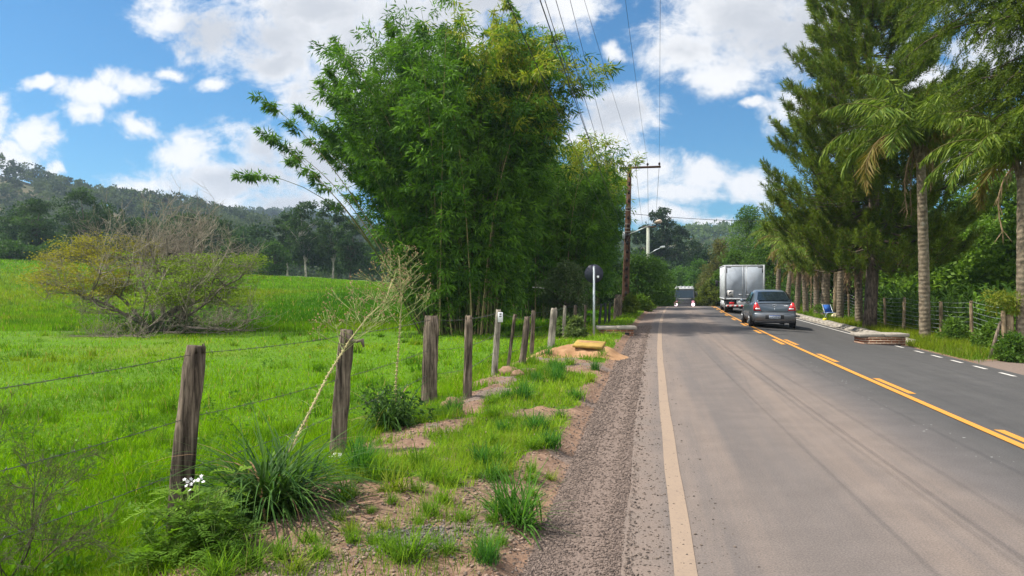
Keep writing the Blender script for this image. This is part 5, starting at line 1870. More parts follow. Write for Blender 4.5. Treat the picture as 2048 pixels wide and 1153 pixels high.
def box_truck(X, Y):
    z = float(ground(X, Y)) + 0.05
    root = thing('box_truck', 'white box truck seen from behind driving ahead of the grey sedan', 'truck', (X, Y, z), yaw(Y + 2))
    SIDE = m_plain('box_white', (0.50, 0.53, 0.55), 0.45, 0.4, 0, 0.06, 3.0, 0, 0, ((0.28, 0.26, 0.24), 0.35))
    DOOR_SHADED = m_plain('box_door_shaded', (0.42, 0.46, 0.52), 0.65, 0.25, 0, 0.08, 2.0, 0, 0, ((0.3, 0.29, 0.28), 0.4))  # white doors coloured darker and bluer, the rear side's shade painted in
    FRM = m_plain('aluminium_frame', (0.46, 0.47, 0.48), 0.55, 0.4, 0.2, 0.08)
    W, H0, H1, L = 1.12, 0.86, 2.86, 5.0
    a = A(); a.bbox(-W, W, 0.02, L, H0, H1, 0.03)
    cargo = a.build('cargo_box', SIDE, root)
    a = A()
    for x0, x1, z0, z1 in ((-W - 0.012, -W + 0.09, H0 - 0.02, H1 + 0.012), (W - 0.09, W + 0.012, H0 - 0.02, H1 + 0.012), (-W + 0.09, W - 0.09, H1 - 0.085, H1 + 0.012), (-W + 0.09, W - 0.09, H0 - 0.02, H0 + 0.07)):
        a.bbox(x0, x1, -0.035, 0.05, z0, z1, 0.012)
    a.build('rear_frame', FRM, root)
    a = A()
    for k in range(9):
        y = 0.4 + k * 0.53
        a.box(-W - 0.008, -W + 0.01, y, y + 0.025, H0 + 0.05, H1 - 0.05)
    a.box(-W - 0.02, -W + 0.01, 0, L, H0 - 0.02, H0 + 0.06); a.box(-W - 0.02, -W + 0.01, 0, L, H1 - 0.05, H1 + 0.01)
    a.build('side_rib', FRM, root)
    for s in (-1, 1):
        a = A()
        x0, x1 = (-W + 0.10, -0.03) if s < 0 else (0.03, W - 0.10)
        a.bbox(x0, x1, -0.025, 0.03, H0 + 0.08, H1 - 0.095, 0.01)
        d = a.build('rear_door', DOOR_SHADED, root)
        a = A()
        xb = s * 0.10
        a.tube([(xb, -0.045, H0 + 0.03), (xb, -0.045, H1 - 0.06)], 0.016, 6)
        a.box(min(xb, xb + s * 0.22), max(xb, xb + s * 0.22), -0.05, -0.026, H0 + 0.26, H0 + 0.30)
        a.build('lock_bar', FRM, d)
        a = A()
        xe = s * (W - 0.10)
        for z0 in (H1 - 0.36, H0 + 0.25):
            a.box(min(xe, xe - s * 0.05), max(xe, xe - s * 0.05), -0.034, -0.02, z0 - 0.08, z0 + 0.18)
        a.box(min(xe, xe - s * 0.27), max(xe, xe - s * 0.27), -0.036, -0.022, H1 - 0.155, H1 - 0.115)
        a.build('hinge_strap', BLACK, d)
        if s < 0:
            a = A(); a.box(-W + 0.16, -0.62, -0.029, -0.0255, H0 + 0.14, H0 + 0.52); a.build('sticker', m_plain('sticker_pale', (0.56, 0.54, 0.52), 0.5), d)
            a = A()
            a.box(-W + 0.23, -0.66, -0.032, -0.0295, H0 + 0.155, H0 + 0.20)
            prism(a, [(-0.90, H0 + 0.34), (-0.82, H0 + 0.34), (-0.66, H0 + 0.46), (-0.84, H0 + 0.46)], -0.032, -0.0295)
            a.build('lettering', BLACK, d)
    # lower end: lamps, bumper with red and white stripes, plate, chassis
    a = A(); a.box(-0.95, 0.95, 0.1, 4.9, 0.62, 0.84); a.build('chassis', BLACK, root)
    for s in (-1, 1):
        a = A(); a.bbox(s * 0.72 - 0.20, s * 0.72 + 0.20, -0.01, 0.10, 0.50, 0.80, 0.02); hs = a.build('lamp_housing', BLACK, root)
        a = A(); a.bbox(s * 0.72 - 0.14, s * 0.72 + 0.14, -0.035, -0.008, 0.55, 0.70, 0.015); a.build('tail_lamp', REDL, hs)
        a = A(); a.bbox(s * 0.95 - 0.13, s * 0.95 + 0.13, 0.05, 0.09, 0.30, 0.80, 0.01); a.build('mud_flap', BLACK, root)
    a = A(); a.bbox(-0.45, 0.45, -0.005, 0.05, 0.55, 0.80, 0.01); a.build('rear_panel', FRM, root)
    a = A(); a.bbox(-1.05, 1.05, -0.05, 0.06, 0.42, 0.535, 0.012); bp = a.build('rear_bumper', m_plain('bumper_white', (0.6, 0.58, 0.56), 0.5), root)
    SRED = m_plain('stripe_red', (0.5, 0.03, 0.03), 0.5)
    for k in range(8):
        a = A()
        x = -1.0 + k * 0.26
        prism(a, [(x, 0.43), (x + 0.13, 0.43), (x + 0.16, 0.525), (x + 0.03, 0.525)], -0.055, -0.049)
        a.build('warning_stripe', SRED, bp)
    for s in (-1, 1):
        for x in (0.95, 0.70):
            wheel(root, s * x, 1.05, 0.39, 0.22, m_plain('steel_rim', (0.45, 0.45, 0.44), 0.6, 0.3, 0.4), side=s)
        wheel(root, s * 0.92, 5.3, 0.39, 0.24, ALLOY, side=s)
        a = A(); a.tube([(s * 1.02, 5.6, 1.9), (s * 1.25, 5.75, 1.95)], 0.02, 5); a.bbox(s * 1.27 - 0.09, s * 1.27 + 0.09, 5.72, 5.80, 1.62, 2.0, 0.02); a.build('mirror', BLACK, root)
    a = A()
    rg = []
    for y, w, z1 in ((5.08, 0.98, 2.25), (5.6, 1.0, 2.3), (6.2, 1.0, 2.22), (6.75, 0.98, 1.35), (6.85, 0.95, 1.2), (6.9, 0.92, 0.8)):
        rg.append([(-w, y, 0.45), (-w, y, z1 - 0.15), (-w + 0.12, y, z1), (w - 0.12, y, z1), (w, y, z1 - 0.15), (w, y, 0.45)])
    a.loft(rg); a.build('cab', SIDE, root)
    a = A(); a.tube([(0.2, 1.05, 0.39), (-0.2, 1.05, 0.39)], 0.12, 10); a.tube([(-0.8, 1.05, 0.39), (0.8, 1.05, 0.39)], 0.06, 8); a.build('axle', BLACK, root)
    a = A(); a.box(-W + 0.05, -W + 0.08, 1.75, 4.7, 0.35, 0.75); a.build('side_guard', FRM, root)


box_truck(at(1489, 43.2), 43.2)


def lorry(X, Y):
    """oncoming truck, its front faces the camera (local -Y)"""
    z = float(zroad(Y)) + 0.0
    root = thing('oncoming_truck', 'dark oncoming truck with a white cab roof and lit headlights cresting the road', 'truck', (X, Y, z), yaw(Y) + 0.02)
    DARK = m_plain('dark_cab', (0.03, 0.03, 0.035), 0.3, 0.5, 0.2, 0.1, 4, 0.4)
    WHT = m_plain('white_cab_trim', (0.42, 0.42, 0.42), 0.4, 0.4)
    a = A()
    rg = []
    for q, w, y in ((0.45, 1.20, 0.08), (0.6, 1.25, 0.0), (1.5, 1.25, 0.0), (1.75, 1.24, 0.05), (2.65, 1.18, 0.28), (2.75, 1.15, 0.36)):
        rg.append([(-w, 2.2, q), (-w, y + 0.14, q), (-w * 0.93, y + 0.03, q), (-w * 0.4, y, q), (w * 0.4, y, q), (w * 0.93, y + 0.03, q), (w, y + 0.14, q), (w, 2.2, q)])
    a.loft(rg); a.build('cab', DARK, root, True)
    a = A()
    rg = []
    for q, w, y in ((2.74, 1.16, 0.30), (2.80, 1.16, 0.26), (2.98, 1.10, 0.42), (3.08, 1.0, 0.7)):
        rg.append([(-w, 2.15, q), (-w, y + 0.1, q), (-w * 0.9, y, q), (w * 0.9, y, q), (w, y + 0.1, q), (w, 2.15, q)])
    a.loft(rg); roof = a.build('roof', WHT, root)
    a = A()
    for k in range(5):
        x = -0.9 + 0.45 * k
        a.bbox(x - 0.12, x + 0.12, 0.38, 0.6, 3.0, 3.14, 0.02)
    a.build('roof_lamp', WHT, roof)
    a = A()
    a.add([(-1.08, 0.035, 1.72), (1.08, 0.035, 1.72), (1.03, 0.255, 2.62), (-1.03, 0.255, 2.62)], [(0, 1, 2, 3)])
    a.V[-1] = a.V[-1] + np.array([0, -0.03, 0])
    a.build('windscreen', m_plain('windscreen_glass', (0.02, 0.035, 0.05), 0.2, 0.25), root)
    a = A()
    for k in range(5):
        q = 0.72 + 0.17 * k
        a.bbox(-0.74, 0.74, -0.06, 0.0, q, q + 0.075, 0.01)
    a.build('grille', m_plain('grille_silver', (0.16, 0.16, 0.18), 0.45, 0.4, 0.3), root)
    a = A(); a.bbox(-0.8, 0.8, -0.04, 0.0, 1.60, 1.64, 0.01); a.build('wiper_panel', WHT, root)
    m, g = new_mat('lit_headlamp')
    e = g.n('ShaderNodeEmission'); e.inputs['Color'].default_value = (1.0, 0.80, 0.85, 1); e.inputs['Strength'].default_value = 1.6
    out(g, e.outputs[0])
    PINK = m_plain('headlamp_surround', (0.55, 0.22, 0.28), 0.4)
    for s in (-1, 1):
        a = A(); a.bbox(s * 1.02 - 0.20, s * 1.02 + 0.20, -0.03, 0.05, 0.66, 1.38, 0.05); hb = a.build('headlamp_housing', PINK, root)
        a = A(); a.ball((s * 1.02, -0.04, 0.90), 0.22, 14, 8, None, (0.9, 0.25, 0.95)); a.build('headlamp', m, hb, True)
        a = A(); a.tube([(s * 1.2, 0.35, 2.5), (s * 1.42, 0.2, 2.45)], 0.03, 5); a.bbox(s * 1.45 - 0.11, s * 1.45 + 0.11, 0.12, 0.28, 1.75, 2.5, 0.03); a.build('mirror', BLACK, root)
        a = A(); a.tube([(s * 1.19, 0.22, 1.75), (s * 1.13, 0.42, 2.65)], 0.035, 6); a.build('pillar_trim', WHT, root)
        wheel(root, s * 1.05, 1.25, 0.5, 0.3, ALLOY, side=s)
        wheel(root, s * 1.05, 5.2, 0.5, 0.3, ALLOY, side=s)
    a = A(); a.bbox(-1.22, 1.22, -0.08, 0.1, 0.32, 0.62, 0.04); a.build('bumper', DARK, root)
    a = A(); a.bbox(-1.2, 1.2, 2.5, 8.5, 0.95, 2.6, 0.05); a.build('load_body', m_plain('load_body_grey', (0.10, 0.10, 0.11), 0.7), root)
    a = A(); a.box(-0.45, 0.45, 1.0, 8.4, 0.6, 0.93); a.build('chassis', BLACK, root)


lorry(at(1369, 90.0), 90.0)

# ================================================================== PLANTS NEAR THE CAMERA
def eryngium(name, label, X, Y, n, L, seed, stalk, cat='plant'):
    """clump of strap leaves with a tall branched flower stalk"""
    rng = np.random.default_rng(seed)
    root = thing(name, label, cat, on(X, Y))
    a = A()
    az = rng.random(n) * 6.283
    P = np.stack([rng.normal(size=n) * 0.09, rng.normal(size=n) * 0.08, np.full(n, 0.0)], 1)
    th0 = np.abs(rng.normal(size=n)) * 0.5 + 0.10
    th1 = th0 + rng.uniform(1.1, 2.5, n)
    ln = L * rng.uniform(0.55, 1.15, n)
    col = mixcol((0.018, 0.055, 0.010), (0.08, 0.155, 0.032), rng.random(n))
    dead = rng.random(n) < 0.05
    col[dead] = (0.28, 0.17, 0.10)
    blades(a, P, az, th0, th1, ln, rng.uniform(0.013, 0.023, n), 9, col, 'grass')
    a.build('leaves', STRAP, root)
    s = A()
    S = np.array(stalk, float)
    s.tube(S, np.linspace(0.010, 0.005, len(S)), 7, (0.30, 0.265, 0.13))
    d = np.r_[0, np.cumsum(np.linalg.norm(np.diff(S, axis=0), axis=1))]
    for k in range(26):           # nodes and bracts along the stalk
        q = d[-1] * (0.05 + 0.6 * k / 26)
        p = np.array([np.interp(q, d, S[:, c]) for c in range(3)])
        az_ = rng.random() * 6.28
        blades(s, p[None], az_, 0.5, 1.7, rng.uniform(0.05, 0.16), 0.012, 3, np.array([(0.20, 0.24, 0.09)]))
        s.tube([p - [0, 0, 0.006], p + [0, 0, 0.006]], 0.017, 7, (0.33, 0.28, 0.14))
    st = s.build('stalk', TWIG, root)
    h, b = A(), A()
    heads = []
    for k in range(34):
        f = 0.56 + 0.43 * k / 33
        p = np.array([np.interp(f * d[-1], d, S[:, c]) for c in range(3)])
        q = k * 2.4 + rng.normal() * 0.3
        Lb = 0.34 * (1.25 - f) / 0.7 * rng.uniform(0.6, 1.2) + 0.06
        e = p + np.array([math.cos(q) * Lb, math.sin(q) * Lb, Lb * rng.uniform(0.45, 0.8)])
        mid = (p + e) / 2 + np.array([math.cos(q), math.sin(q), -0.5]) * 0.02
        h.tube([p, mid, e], [0.0034, 0.0028, 0.0022], 4, (0.23, 0.25, 0.10))
        for j in range(5):
            e2 = e + rng.normal(size=3) * np.array([0.055, 0.055, 0.03]) + [0, 0, 0.045]
            h.tube([mid + (e - mid) * rng.uniform(0.3, 1), e2], [0.0023, 0.0018], 3, (0.23, 0.25, 0.10))
            heads.append(e2)
            if rng.random() < 0.7:
                e3 = e2 + rng.normal(size=3) * 0.028
                h.tube([e2 - [0, 0, 0.02], e3], [0.0018, 0.0015], 3, (0.23, 0.25, 0.10))
                heads.append(e3)
    for p in heads:
        b.ball(p, rng.uniform(0.005, 0.0085), 6, 4, np.array((0.25, 0.17, 0.09)) * rng.uniform(0.7, 1.3))
    h.build('flower_branch', TWIG, root)
    o = b.build('seed_heads', TWIG, root); o['kind'] = 'stuff'
    return root


X, Y = at(545, 5.45), 5.45
zb = float(ground(X, Y))
# stalk leans to the right and rests on the second post
Ys = 6.75
stk = [(at(578, Y + .1) - X, 0.1, hz(905, Y + .1) - zb), (at(612, 6.0) - X, 6.0 - Y, hz(838, 6.0) - zb), (at(655, 6.4) - X, 6.4 - Y, hz(752, 6.4) - zb), (at(700, 6.85) - X, 6.85 - Y, hz(680, 6.85) - zb), (at(735, 7.05) - X, 7.05 - Y, hz(635, 7.05) - zb), (at(772, 7.2) - X, 7.2 - Y, hz(600, 7.2) - zb), (at(785, 7.3) - X, 7.3 - Y, hz(560, 7.3) - zb)]
eryngium('strap_leaf_plant', 'big dark strap leaved clump by the first post, its pale stalk leaning on the second', X, Y, 460, 1.06, 801, stk)
X, Y = at(780, 9.0), 9.0
zb = float(ground(X, Y))
stk = [(at(790, Y) - X, 0, 0.1), (at(792, Y) - X, 0, hz(760, Y) - zb), (at(797, Y) - X, 0.02, hz(690, Y) - zb), (at(802, Y) - X, 0.03, hz(610, Y) - zb), (at(800, Y) - X, 0.03, hz(555, Y) - zb), (at(797, Y) - X, 0.03, hz(512, Y) - zb)]
r2 = eryngium('strap_leaf_plant', 'smaller strap leaved clump by the thickest post, its flower stalk standing upright', X, Y, 240, 0.85, 802, stk)
rng = np.random.default_rng(803)
a = A(); C = np.stack([rng.normal(size=22) * 0.26 + 0.12, rng.normal(size=22) * 0.2, 0.08 + 0.36 * rng.random(22)], 1)
clump_leaves(a, rng, C, np.full(22, 0.16), 45, 0.055, 0.026, (0.025, 0.06, 0.016), (0.07, 0.13, 0.03)); a.build('broad_leaves', LEAF, r2)


def fern_weed(name, label, X, Y, h, n, seed, c0, c1, flowers=(), spread=0.26):
    rng = np.random.default_rng(seed)
    root = thing(name, label, 'weed', on(X, Y))
    s, lf = A(), A()
    for k in range(n):
        q = rng.random() * 6.283
        r = spread * rng.random()
        top = np.array([math.cos(q) * r, math.sin(q) * r, h * rng.uniform(0.45, 1.0)])
        s.tube([(0.05 * math.cos(q), 0.05 * math.sin(q), -0.03), top * [0.5, 0.5, 0.55], top], [0.004, 0.003, 0.002], 4, (0.09, 0.13, 0.03))
        for j in range(7):         # pinnate, lobed fronds
            f = rng.uniform(0.25, 1.0)
            p = top * [f, f, f]
            d = unit(np.array([math.cos(q + rng.normal() * 1.3), math.sin(q + rng.normal() * 1.3), rng.uniform(-0.15, 0.6)]))
            L = rng.uniform(0.09, 0.19)
            m_ = 16
            u = np.repeat(np.linspace(0.12, 1, m_ // 2), 2)
            sd = unit(np.cross(d, [0, 0, 1.0]))
            P = p + d * (u * L)[:, None] - np.array([0, 0, 1.0]) * (0.05 * u ** 2)[:, None]
            D = sd * np.tile([1.0, -1.0], m_ // 2)[:, None] + d * 0.7 + rng.normal(size=(m_, 3)) * 0.12
            c = mixcol(c0, c1, np.full(m_, rng.random()))
            kites(lf, P, D, 0.055 * np.sin(0.5 + 2.3 * u), 0.018, c, rng, S=np.broadcast_to(d, (m_, 3)))
    s.build('stem', TWIG, root)
    lf.build('foliage', LEAF, root)
    WH = bpy.data.materials.get('white_petal') or m_plain('white_petal', (0.55, 0.53, 0.52), 0.6, 0.2, 0, 0.05)
    for (fx, fy, fz) in flowers:
        a = A()
        for b in range(7):
            c = np.array((fx, fy, fz)) + rng.normal(size=3) * 0.018
            q = np.arange(5) * 6.283 / 5
            tl = rng.normal(size=3) * 0.35 + [0, -0.5, 0.8]; tl = unit(tl)
            s1 = unit(np.cross(tl, [1.0, 0.2, 0])); s2 = np.cross(tl, s1)
            D = np.cos(q)[:, None] * s1 + np.sin(q)[:, None] * s2
            kites(a, np.repeat(c[None], 5, 0), D, 0.014, 0.011, np.full((5, 3), 0.7), rng, S=np.cross(D, tl))
        a.build('flower', WH, root)
        s3 = A(); s3.tube([(fx * 0.6, fy * 0.6, fz * 0.5), (fx, fy, fz - 0.01)], 0.003, 4, (0.12, 0.15, 0.05)); s3.build('flower_stem', TWIG, root)
    return root


X, Y = at(392, 4.75), 4.75
z0 = float(ground(X, Y))
fern_weed('flowering_weed', 'lobed green weed with two white flower heads at the foot of the first post', X, Y, 0.50, 30, 810, (0.06, 0.13, 0.010), (0.16, 0.27, 0.022),
          [(at(374, 4.7) - X, -0.05, hz(972, 4.7) - z0), (at(398, 4.7) - X, -0.05, hz(958, 4.7) - z0)], 0.34)
X, Y = at(330, 4.55), 4.55
fern_weed('lobed_weed', 'low lobed green weed in front of the first post left of the white flowers', X, Y, 0.22, 24, 811, (0.06, 0.13, 0.012), (0.15, 0.27, 0.025), (), 0.3)
X, Y = at(430, 4.5), 4.5
fern_weed('lobed_weed', 'dark lobed weed between the white flowers and the bare dirt', X, Y, 0.26, 20, 812, (0.04, 0.095, 0.010), (0.10, 0.19, 0.020), (), 0.28)

# thin dry bush at the left edge
rng = np.random.default_rng(820)
X, Y = at(20, 4.5), 4.5
root = thing('wispy_bush', 'wispy dark bush of thin bare twigs at the left photo edge', 'bush', on(X, Y))
tw, lf = A(), A()


def sprout(p, d, L, r, depth):
    pts = [np.array(p)]
    dd = d
    for k in range(5):
        dd = unit(dd + rng.normal(size=3) * 0.10 + [0, 0, 0.03]); pts.append(pts[-1] + dd * L / 5)
    pts = np.array(pts)
    tw.tube(pts, np.linspace(r, r * 0.4, 6), 4, np.array((0.075, 0.06, 0.045)) * rng.uniform(0.7, 1.4), False)
    if depth < 3:
        for k in range((7, 6, 4)[depth]):
            f = rng.uniform(0.2, 1)
            q = np.array([np.interp(f * 5, range(6), pts[:, c]) for c in range(3)])
            sprout(q, unit(dd + rng.normal(size=3) * 0.55), L * rng.uniform(0.3, 0.6), max(r * 0.45, 0.0011), depth + 1)
    else:
        m_ = 5
        u = rng.random(m_)[:, None]
        P = pts[0] + (pts[-1] - pts[0]) * u
        kites(lf, P, dd + rng.normal(size=(m_, 3)) * 0.5, 0.035, 0.004, mixcol((0.05, 0.08, 0.02), (0.10, 0.13, 0.04), rng.random(m_)), rng)


for k in range(7):
    sprout((rng.normal() * 0.05, rng.normal() * 0.05, -0.02), unit(np.array([rng.uniform(-0.5, 0.75), rng.normal() * 0.3, 1.0])), rng.uniform(0.5, 0.95), 0.006, 0)
tw.build('twigs', TWIG, root)['kind'] = 'stuff'
lf.build('foliage', LEAF, root)


# ---- grass tussocks on the verge, each one a plant of its own
def tussock_mesh(n, L, W, seed, c0, c1, wild=0.5):
    rng = np.random.default_rng(seed)
    a = A()
    P = np.stack([rng.normal(size=n) * 0.05 * L / 0.3, rng.normal(size=n) * 0.05 * L / 0.3, np.full(n, -0.01)], 1)
    th0 = np.abs(rng.normal(size=n)) * wild + 0.05
    blades(a, P, rng.random(n) * 6.283, th0, th0 + rng.uniform(0.2, 1.2, n), L * rng.uniform(0.45, 1.15, n), W * rng.uniform(0.7, 1.3, n), 5, mixcol(c0, c1, rng.random(n)))
    return a


TG = 'grass tussocks on the verge'
specs = {
    'dark': tussock_mesh(210, 0.42, 0.013, 830, (0.03, 0.095, 0.014), (0.10, 0.215, 0.04), 1.05),
    'bright': tussock_mesh(120, 0.27, 0.009, 831, (0.06, 0.14, 0.014), (0.16, 0.27, 0.035), 0.6),
    'yellow': tussock_mesh(90, 0.24, 0.008, 832, (0.09, 0.15, 0.014), (0.24, 0.29, 0.045), 0.7),
    'upright': tussock_mesh(150, 0.33, 0.010, 833, (0.03, 0.10, 0.02), (0.08, 0.20, 0.045), 0.4),
}
protos = {}
LABS = {'dark': 'wide dark green tussock with long flat blades at the gravel edge', 'bright': 'small bright green grass tuft growing on the dirt verge',
        'yellow': 'small yellowish grass tuft growing on the dirt verge', 'upright': 'upright blue green tussock at the gravel edge'}
spots = [('dark', 1030, 1042, 1.1), ('upright', 1102, 895, 0.8), ('dark', 985, 960, 0.55), ('upright', 1080, 862, 0.7), ('upright', 1150, 800, 0.8), ('dark', 1120, 838, 0.55), ('bright', 965, 1108, 0.8), ('upright', 975, 1125, 0.55),
         ('bright', 820, 1118, 1.0), ('yellow', 790, 985, 1.2), ('bright', 760, 960, 1.3), ('bright', 860, 960, 0.9), ('upright', 1190, 740, 0.8), ('bright', 1105, 735, 1.2), ('bright', 1140, 730, 1.1),
         ('yellow', 590, 1145, 0.9), ('bright', 500, 1135, 0.8), ('bright', 560, 1120, 0.7), ('bright', 440, 1150, 0.9), ('yellow', 1210, 705, 0.9), ('upright', 640, 960, 0.7), ('bright', 690, 1000, 0.9)]
rng = np.random.default_rng(835)
for k in range(95):
    Y = rng.uniform(5.6, 17)
    t_ = rng.uniform(-2.9, -1.15)
    X = float(xat(t_, Y))
    if float(fbm(X, Y, 1.1, 77)) + 0.06 < 0.5: continue
    spots.append((('bright', 'yellow', 'bright', 'upright')[int(rng.integers(4))], X, -Y, rng.uniform(0.6, 1.15)))
for k in range(46):
    Y = rng.uniform(4.25, 6.6)
    X = float(xat(rng.uniform(-3.0, -1.02), Y))
    spots.append((('bright', 'yellow', 'bright')[int(rng.integers(3))], X, -Y, rng.uniform(0.3, 0.72)))
for kind, px, py, s in spots:
    if py > 0:
        X, Y = pix_ground(px, py)
    else:
        X, Y = px, -py
    if kind not in protos:
        o = specs[kind].build('grass_tussock', GRASS)
        protos[kind] = o
    else:
        o = link_copy(protos[kind])
    o.location = on(X, Y); o.rotation_euler = (0, 0, float(rng.random() * 6.28)); o.scale = (s, s, s * float(rng.uniform(0.85, 1.15)))
    lab = LABS[kind]
    if (kind, px, py) == ('dark', 1030, 1042): lab = 'largest wide dark green tussock, at the gravel edge in the foreground'
    tag(o, lab, 'grass tussock', TG + ' (' + kind + ')' if not lab.startswith('largest') else None)

# ---- corn behind the far fence
def corn_mesh(seed):
    rng = np.random.default_rng(seed)
    a = A()
    H_ = rng.uniform(1.2, 1.6)
    a.tube([(0, 0, -0.1), (0.02, 0, H_ * 0.6), (0.03, 0.02, H_)], [0.016, 0.012, 0.005], 5, (0.10, 0.15, 0.03))
    n = 13
    P = np.stack([np.zeros(n), np.zeros(n), np.linspace(0.12, H_ * 0.92, n)], 1)
    az = np.arange(n) * math.pi + rng.normal(size=n) * 0.5 + rng.random() * 6
    blades(a, P, az, rng.uniform(0.25, 0.55, n), rng.uniform(1.6, 2.6, n), rng.uniform(0.55, 0.9, n), 0.065, 8, mixcol((0.07, 0.15, 0.016), (0.18, 0.30, 0.05), rng.random(n)), 'strap')
    return a


CG = 'corn plants behind the far fence'
cp = [corn_mesh(840 + k) for k in range(4)]
first = [None] * 4
rng = np.random.default_rng(845)
for k in range(230):
    Y = rng.uniform(18.5, 36)
    t_ = 10.15 + 4.0 * rng.random() ** 1.5
    X = float(xat(t_, Y))
    j = k % 4
    if first[j] is None:
        o = first[j] = cp[j].build('corn_plant', STRAP)
    else:
        o = link_copy(first[j])
    o.location = on(X, Y); o.rotation_euler = (0, 0, float(rng.random() * 6.28)); q = float(rng.uniform(0.85, 1.3)); o.scale = (q, q, q)
    tag(o, 'green corn plant with arching strap leaves behind the wire fence', 'corn plant', CG)

# bushes under the far fence and dark scrub below the trees
for i, (px, Y, w, h, lab, c0, c1) in enumerate([
    (1750, 36, 2.6, 1.7, 'leafy bush behind the fence just left of the pine trunk', (0.04, 0.09, 0.014), (0.11, 0.19, 0.03)),
    (1905, 23.4, 1.1, 0.75, 'small leafy bush under the fence wires right of the ringed palm', (0.06, 0.12, 0.016), (0.15, 0.24, 0.035)),
    (1985, 20.2, 1.2, 0.8, 'leafy weeds under the fence left of the corner posts', (0.06, 0.12, 0.016), (0.15, 0.23, 0.035)),
    (2025, 17.9, 0.9, 0.6, 'leafy weeds round the foot of the corner posts', (0.05, 0.11, 0.016), (0.14, 0.22, 0.035)),
    (1262, 41.5, 1.3, 1.0, 'yellow green bush at the foot of the brown power pole', (0.08, 0.13, 0.016), (0.20, 0.25, 0.04)),
    (1280, 46, 1.8, 0.8, 'low green weeds between the power pole and the road edge', (0.06, 0.12, 0.016), (0.15, 0.22, 0.03)),
    (1152, 22.5, 0.75, 0.6, 'grey green weeds round the thin posts left of the round sign', (0.07, 0.11, 0.03), (0.17, 0.21, 0.07)),
    (1128, 24.0, 0.9, 0.55, 'tall grey green weeds behind the stout pale post', (0.06, 0.11, 0.025), (0.14, 0.2, 0.05)),
]):
    X = at(px, Y)
    make_tree('bush', lab, 'bush', X, Y, h, w, 0.05, 860 + i, c0, c1, 26, 120, 0.10 if Y < 30 else 0.15, 0.5, 'dome', w * 0.2, 0.8, 0.02)


# ================================================================== GRASS
def scatter_blades(name, X, Y, L, W, nseg, c0, c1, seed, lean=0.45, cf=None):
    rng = np.random.default_rng(seed)
    n = len(X)
    a = A()
    P = np.stack([X, Y, ground(X, Y) - 0.01], 1)
    th0 = np.abs(rng.normal(size=n)) * lean * 0.6
    f = rng.random(n) * 0.6 + 0.4 * fbm(X, Y, 0.5, 17) if cf is None else cf
    col = mixcol(c0, c1, np.clip(f, 0, 1))
    yl = sstep(fbm(X, Y, 0.10, 23), 0.48, 0.70)[:, None] * 0.65
    col = col * (1 - yl) + np.array((0.20, 0.22, 0.012)) * yl
    dk_ = sstep(fbm(X, Y, 0.9, 27, 4), 0.50, 0.70)[:, None] * 0.55       # clumps of a darker grass
    col = col * (1 - dk_) + np.array((0.035, 0.10, 0.008)) * dk_
    dead = rng.random(n) < 0.05
    col[dead] = (0.26, 0.22, 0.08)
    col *= rng.uniform(0.7, 1.3, n)[:, None]
    blades(a, P, rng.random(n) * 6.283, th0, th0 + rng.uniform(0.1, 1.0, n) * lean * 2, L, W, nseg, col)
    return tag(a.build(name, GRASS), kind='stuff')


GC0, GC1 = (0.075, 0.18, 0.003), (0.20, 0.345, 0.009)
rng = np.random.default_rng(900)
# pasture: density falls with distance, blades get wider
n = 420000
Y = 1 / (1 / 2.6 - rng.random(n) * (1 / 2.6 - 1 / 34.0))
u_ = rng.uniform(-0.95, 0.30, n)
X = u_ * Y
t_ = tof(X, Y)
k = (t_ < -2.6) & (rng.random(n) < verge_grass(X, Y, t_))
X, Y = X[k], Y[k]
tall = fbm(X, Y, 0.7, 19)
n = len(X)
scatter_blades('pasture_grass', X, Y, (0.05 + 0.17 * tall ** 1.5) * rng.uniform(0.5, 1.5, n), 0.0062 * np.clip(Y / 6, 0.9, 6), 3, GC0, GC1, 901, 0.75)
n = 170000
Y = 30 * (110 / 30.0) ** rng.random(n)
u_ = rng.uniform(-0.95, 0.20, n)
X = u_ * Y
k = tof(X, Y) < -3
X, Y = X[k], Y[k]
bank = sstep(Y, 31, 36) * (1 - sstep(Y, 60, 85)) * sstep(X, -26, -10)     # rougher, darker grass on the bank
dry = (1 - sstep(X, -24, -15)) * (1 - sstep(Y, 33, 40)) * sstep(fbm(X, Y, 0.25, 33), 0.35, 0.6)
hue = np.clip(0.25 + 0.55 * fbm(X, Y, 0.25, 37, 4) + 0.25 * rng.random(len(X)) - 0.55 * bank, 0, 1)
o_far = scatter_blades('far_pasture_grass', X, Y, 0.24 * rng.uniform(0.6, 1.4, len(X)), 0.05 * np.clip(Y / 40, 0.7, 3), 2, (0.035, 0.12, 0.004), (0.17, 0.31, 0.010), 902, 0.45, hue)
tag(o_far, kind='stuff')
# coarse darker tufts standing in the turf
nc_ = 520
Yc = 1 / (1 / 3.2 - rng.random(nc_) * (1 / 3.2 - 1 / 32.0)); Xc = rng.uniform(-0.92, 0.25, nc_) * Yc
k = tof(Xc, Yc) < -3.6
Xc, Yc = Xc[k], Yc[k]
i_ = np.repeat(np.arange(len(Xc)), 55)
rad_ = rng.uniform(0.04, 0.16, len(Xc))[i_]
X, Y = Xc[i_] + rng.normal(size=len(i_)) * rad_, Yc[i_] + rng.normal(size=len(i_)) * rad_
scatter_blades('coarse_grass', X, Y, rng.uniform(0.12, 0.34, len(Xc))[i_] * rng.uniform(0.5, 1.2, len(i_)), 0.0065 * np.clip(Y / 6, 0.9, 5), 4, (0.03, 0.10, 0.006), (0.17, 0.29, 0.02), 907, 0.6, np.clip(rng.random(len(Xc))[i_] * 0.8 + 0.2 * rng.random(len(i_)), 0, 1))
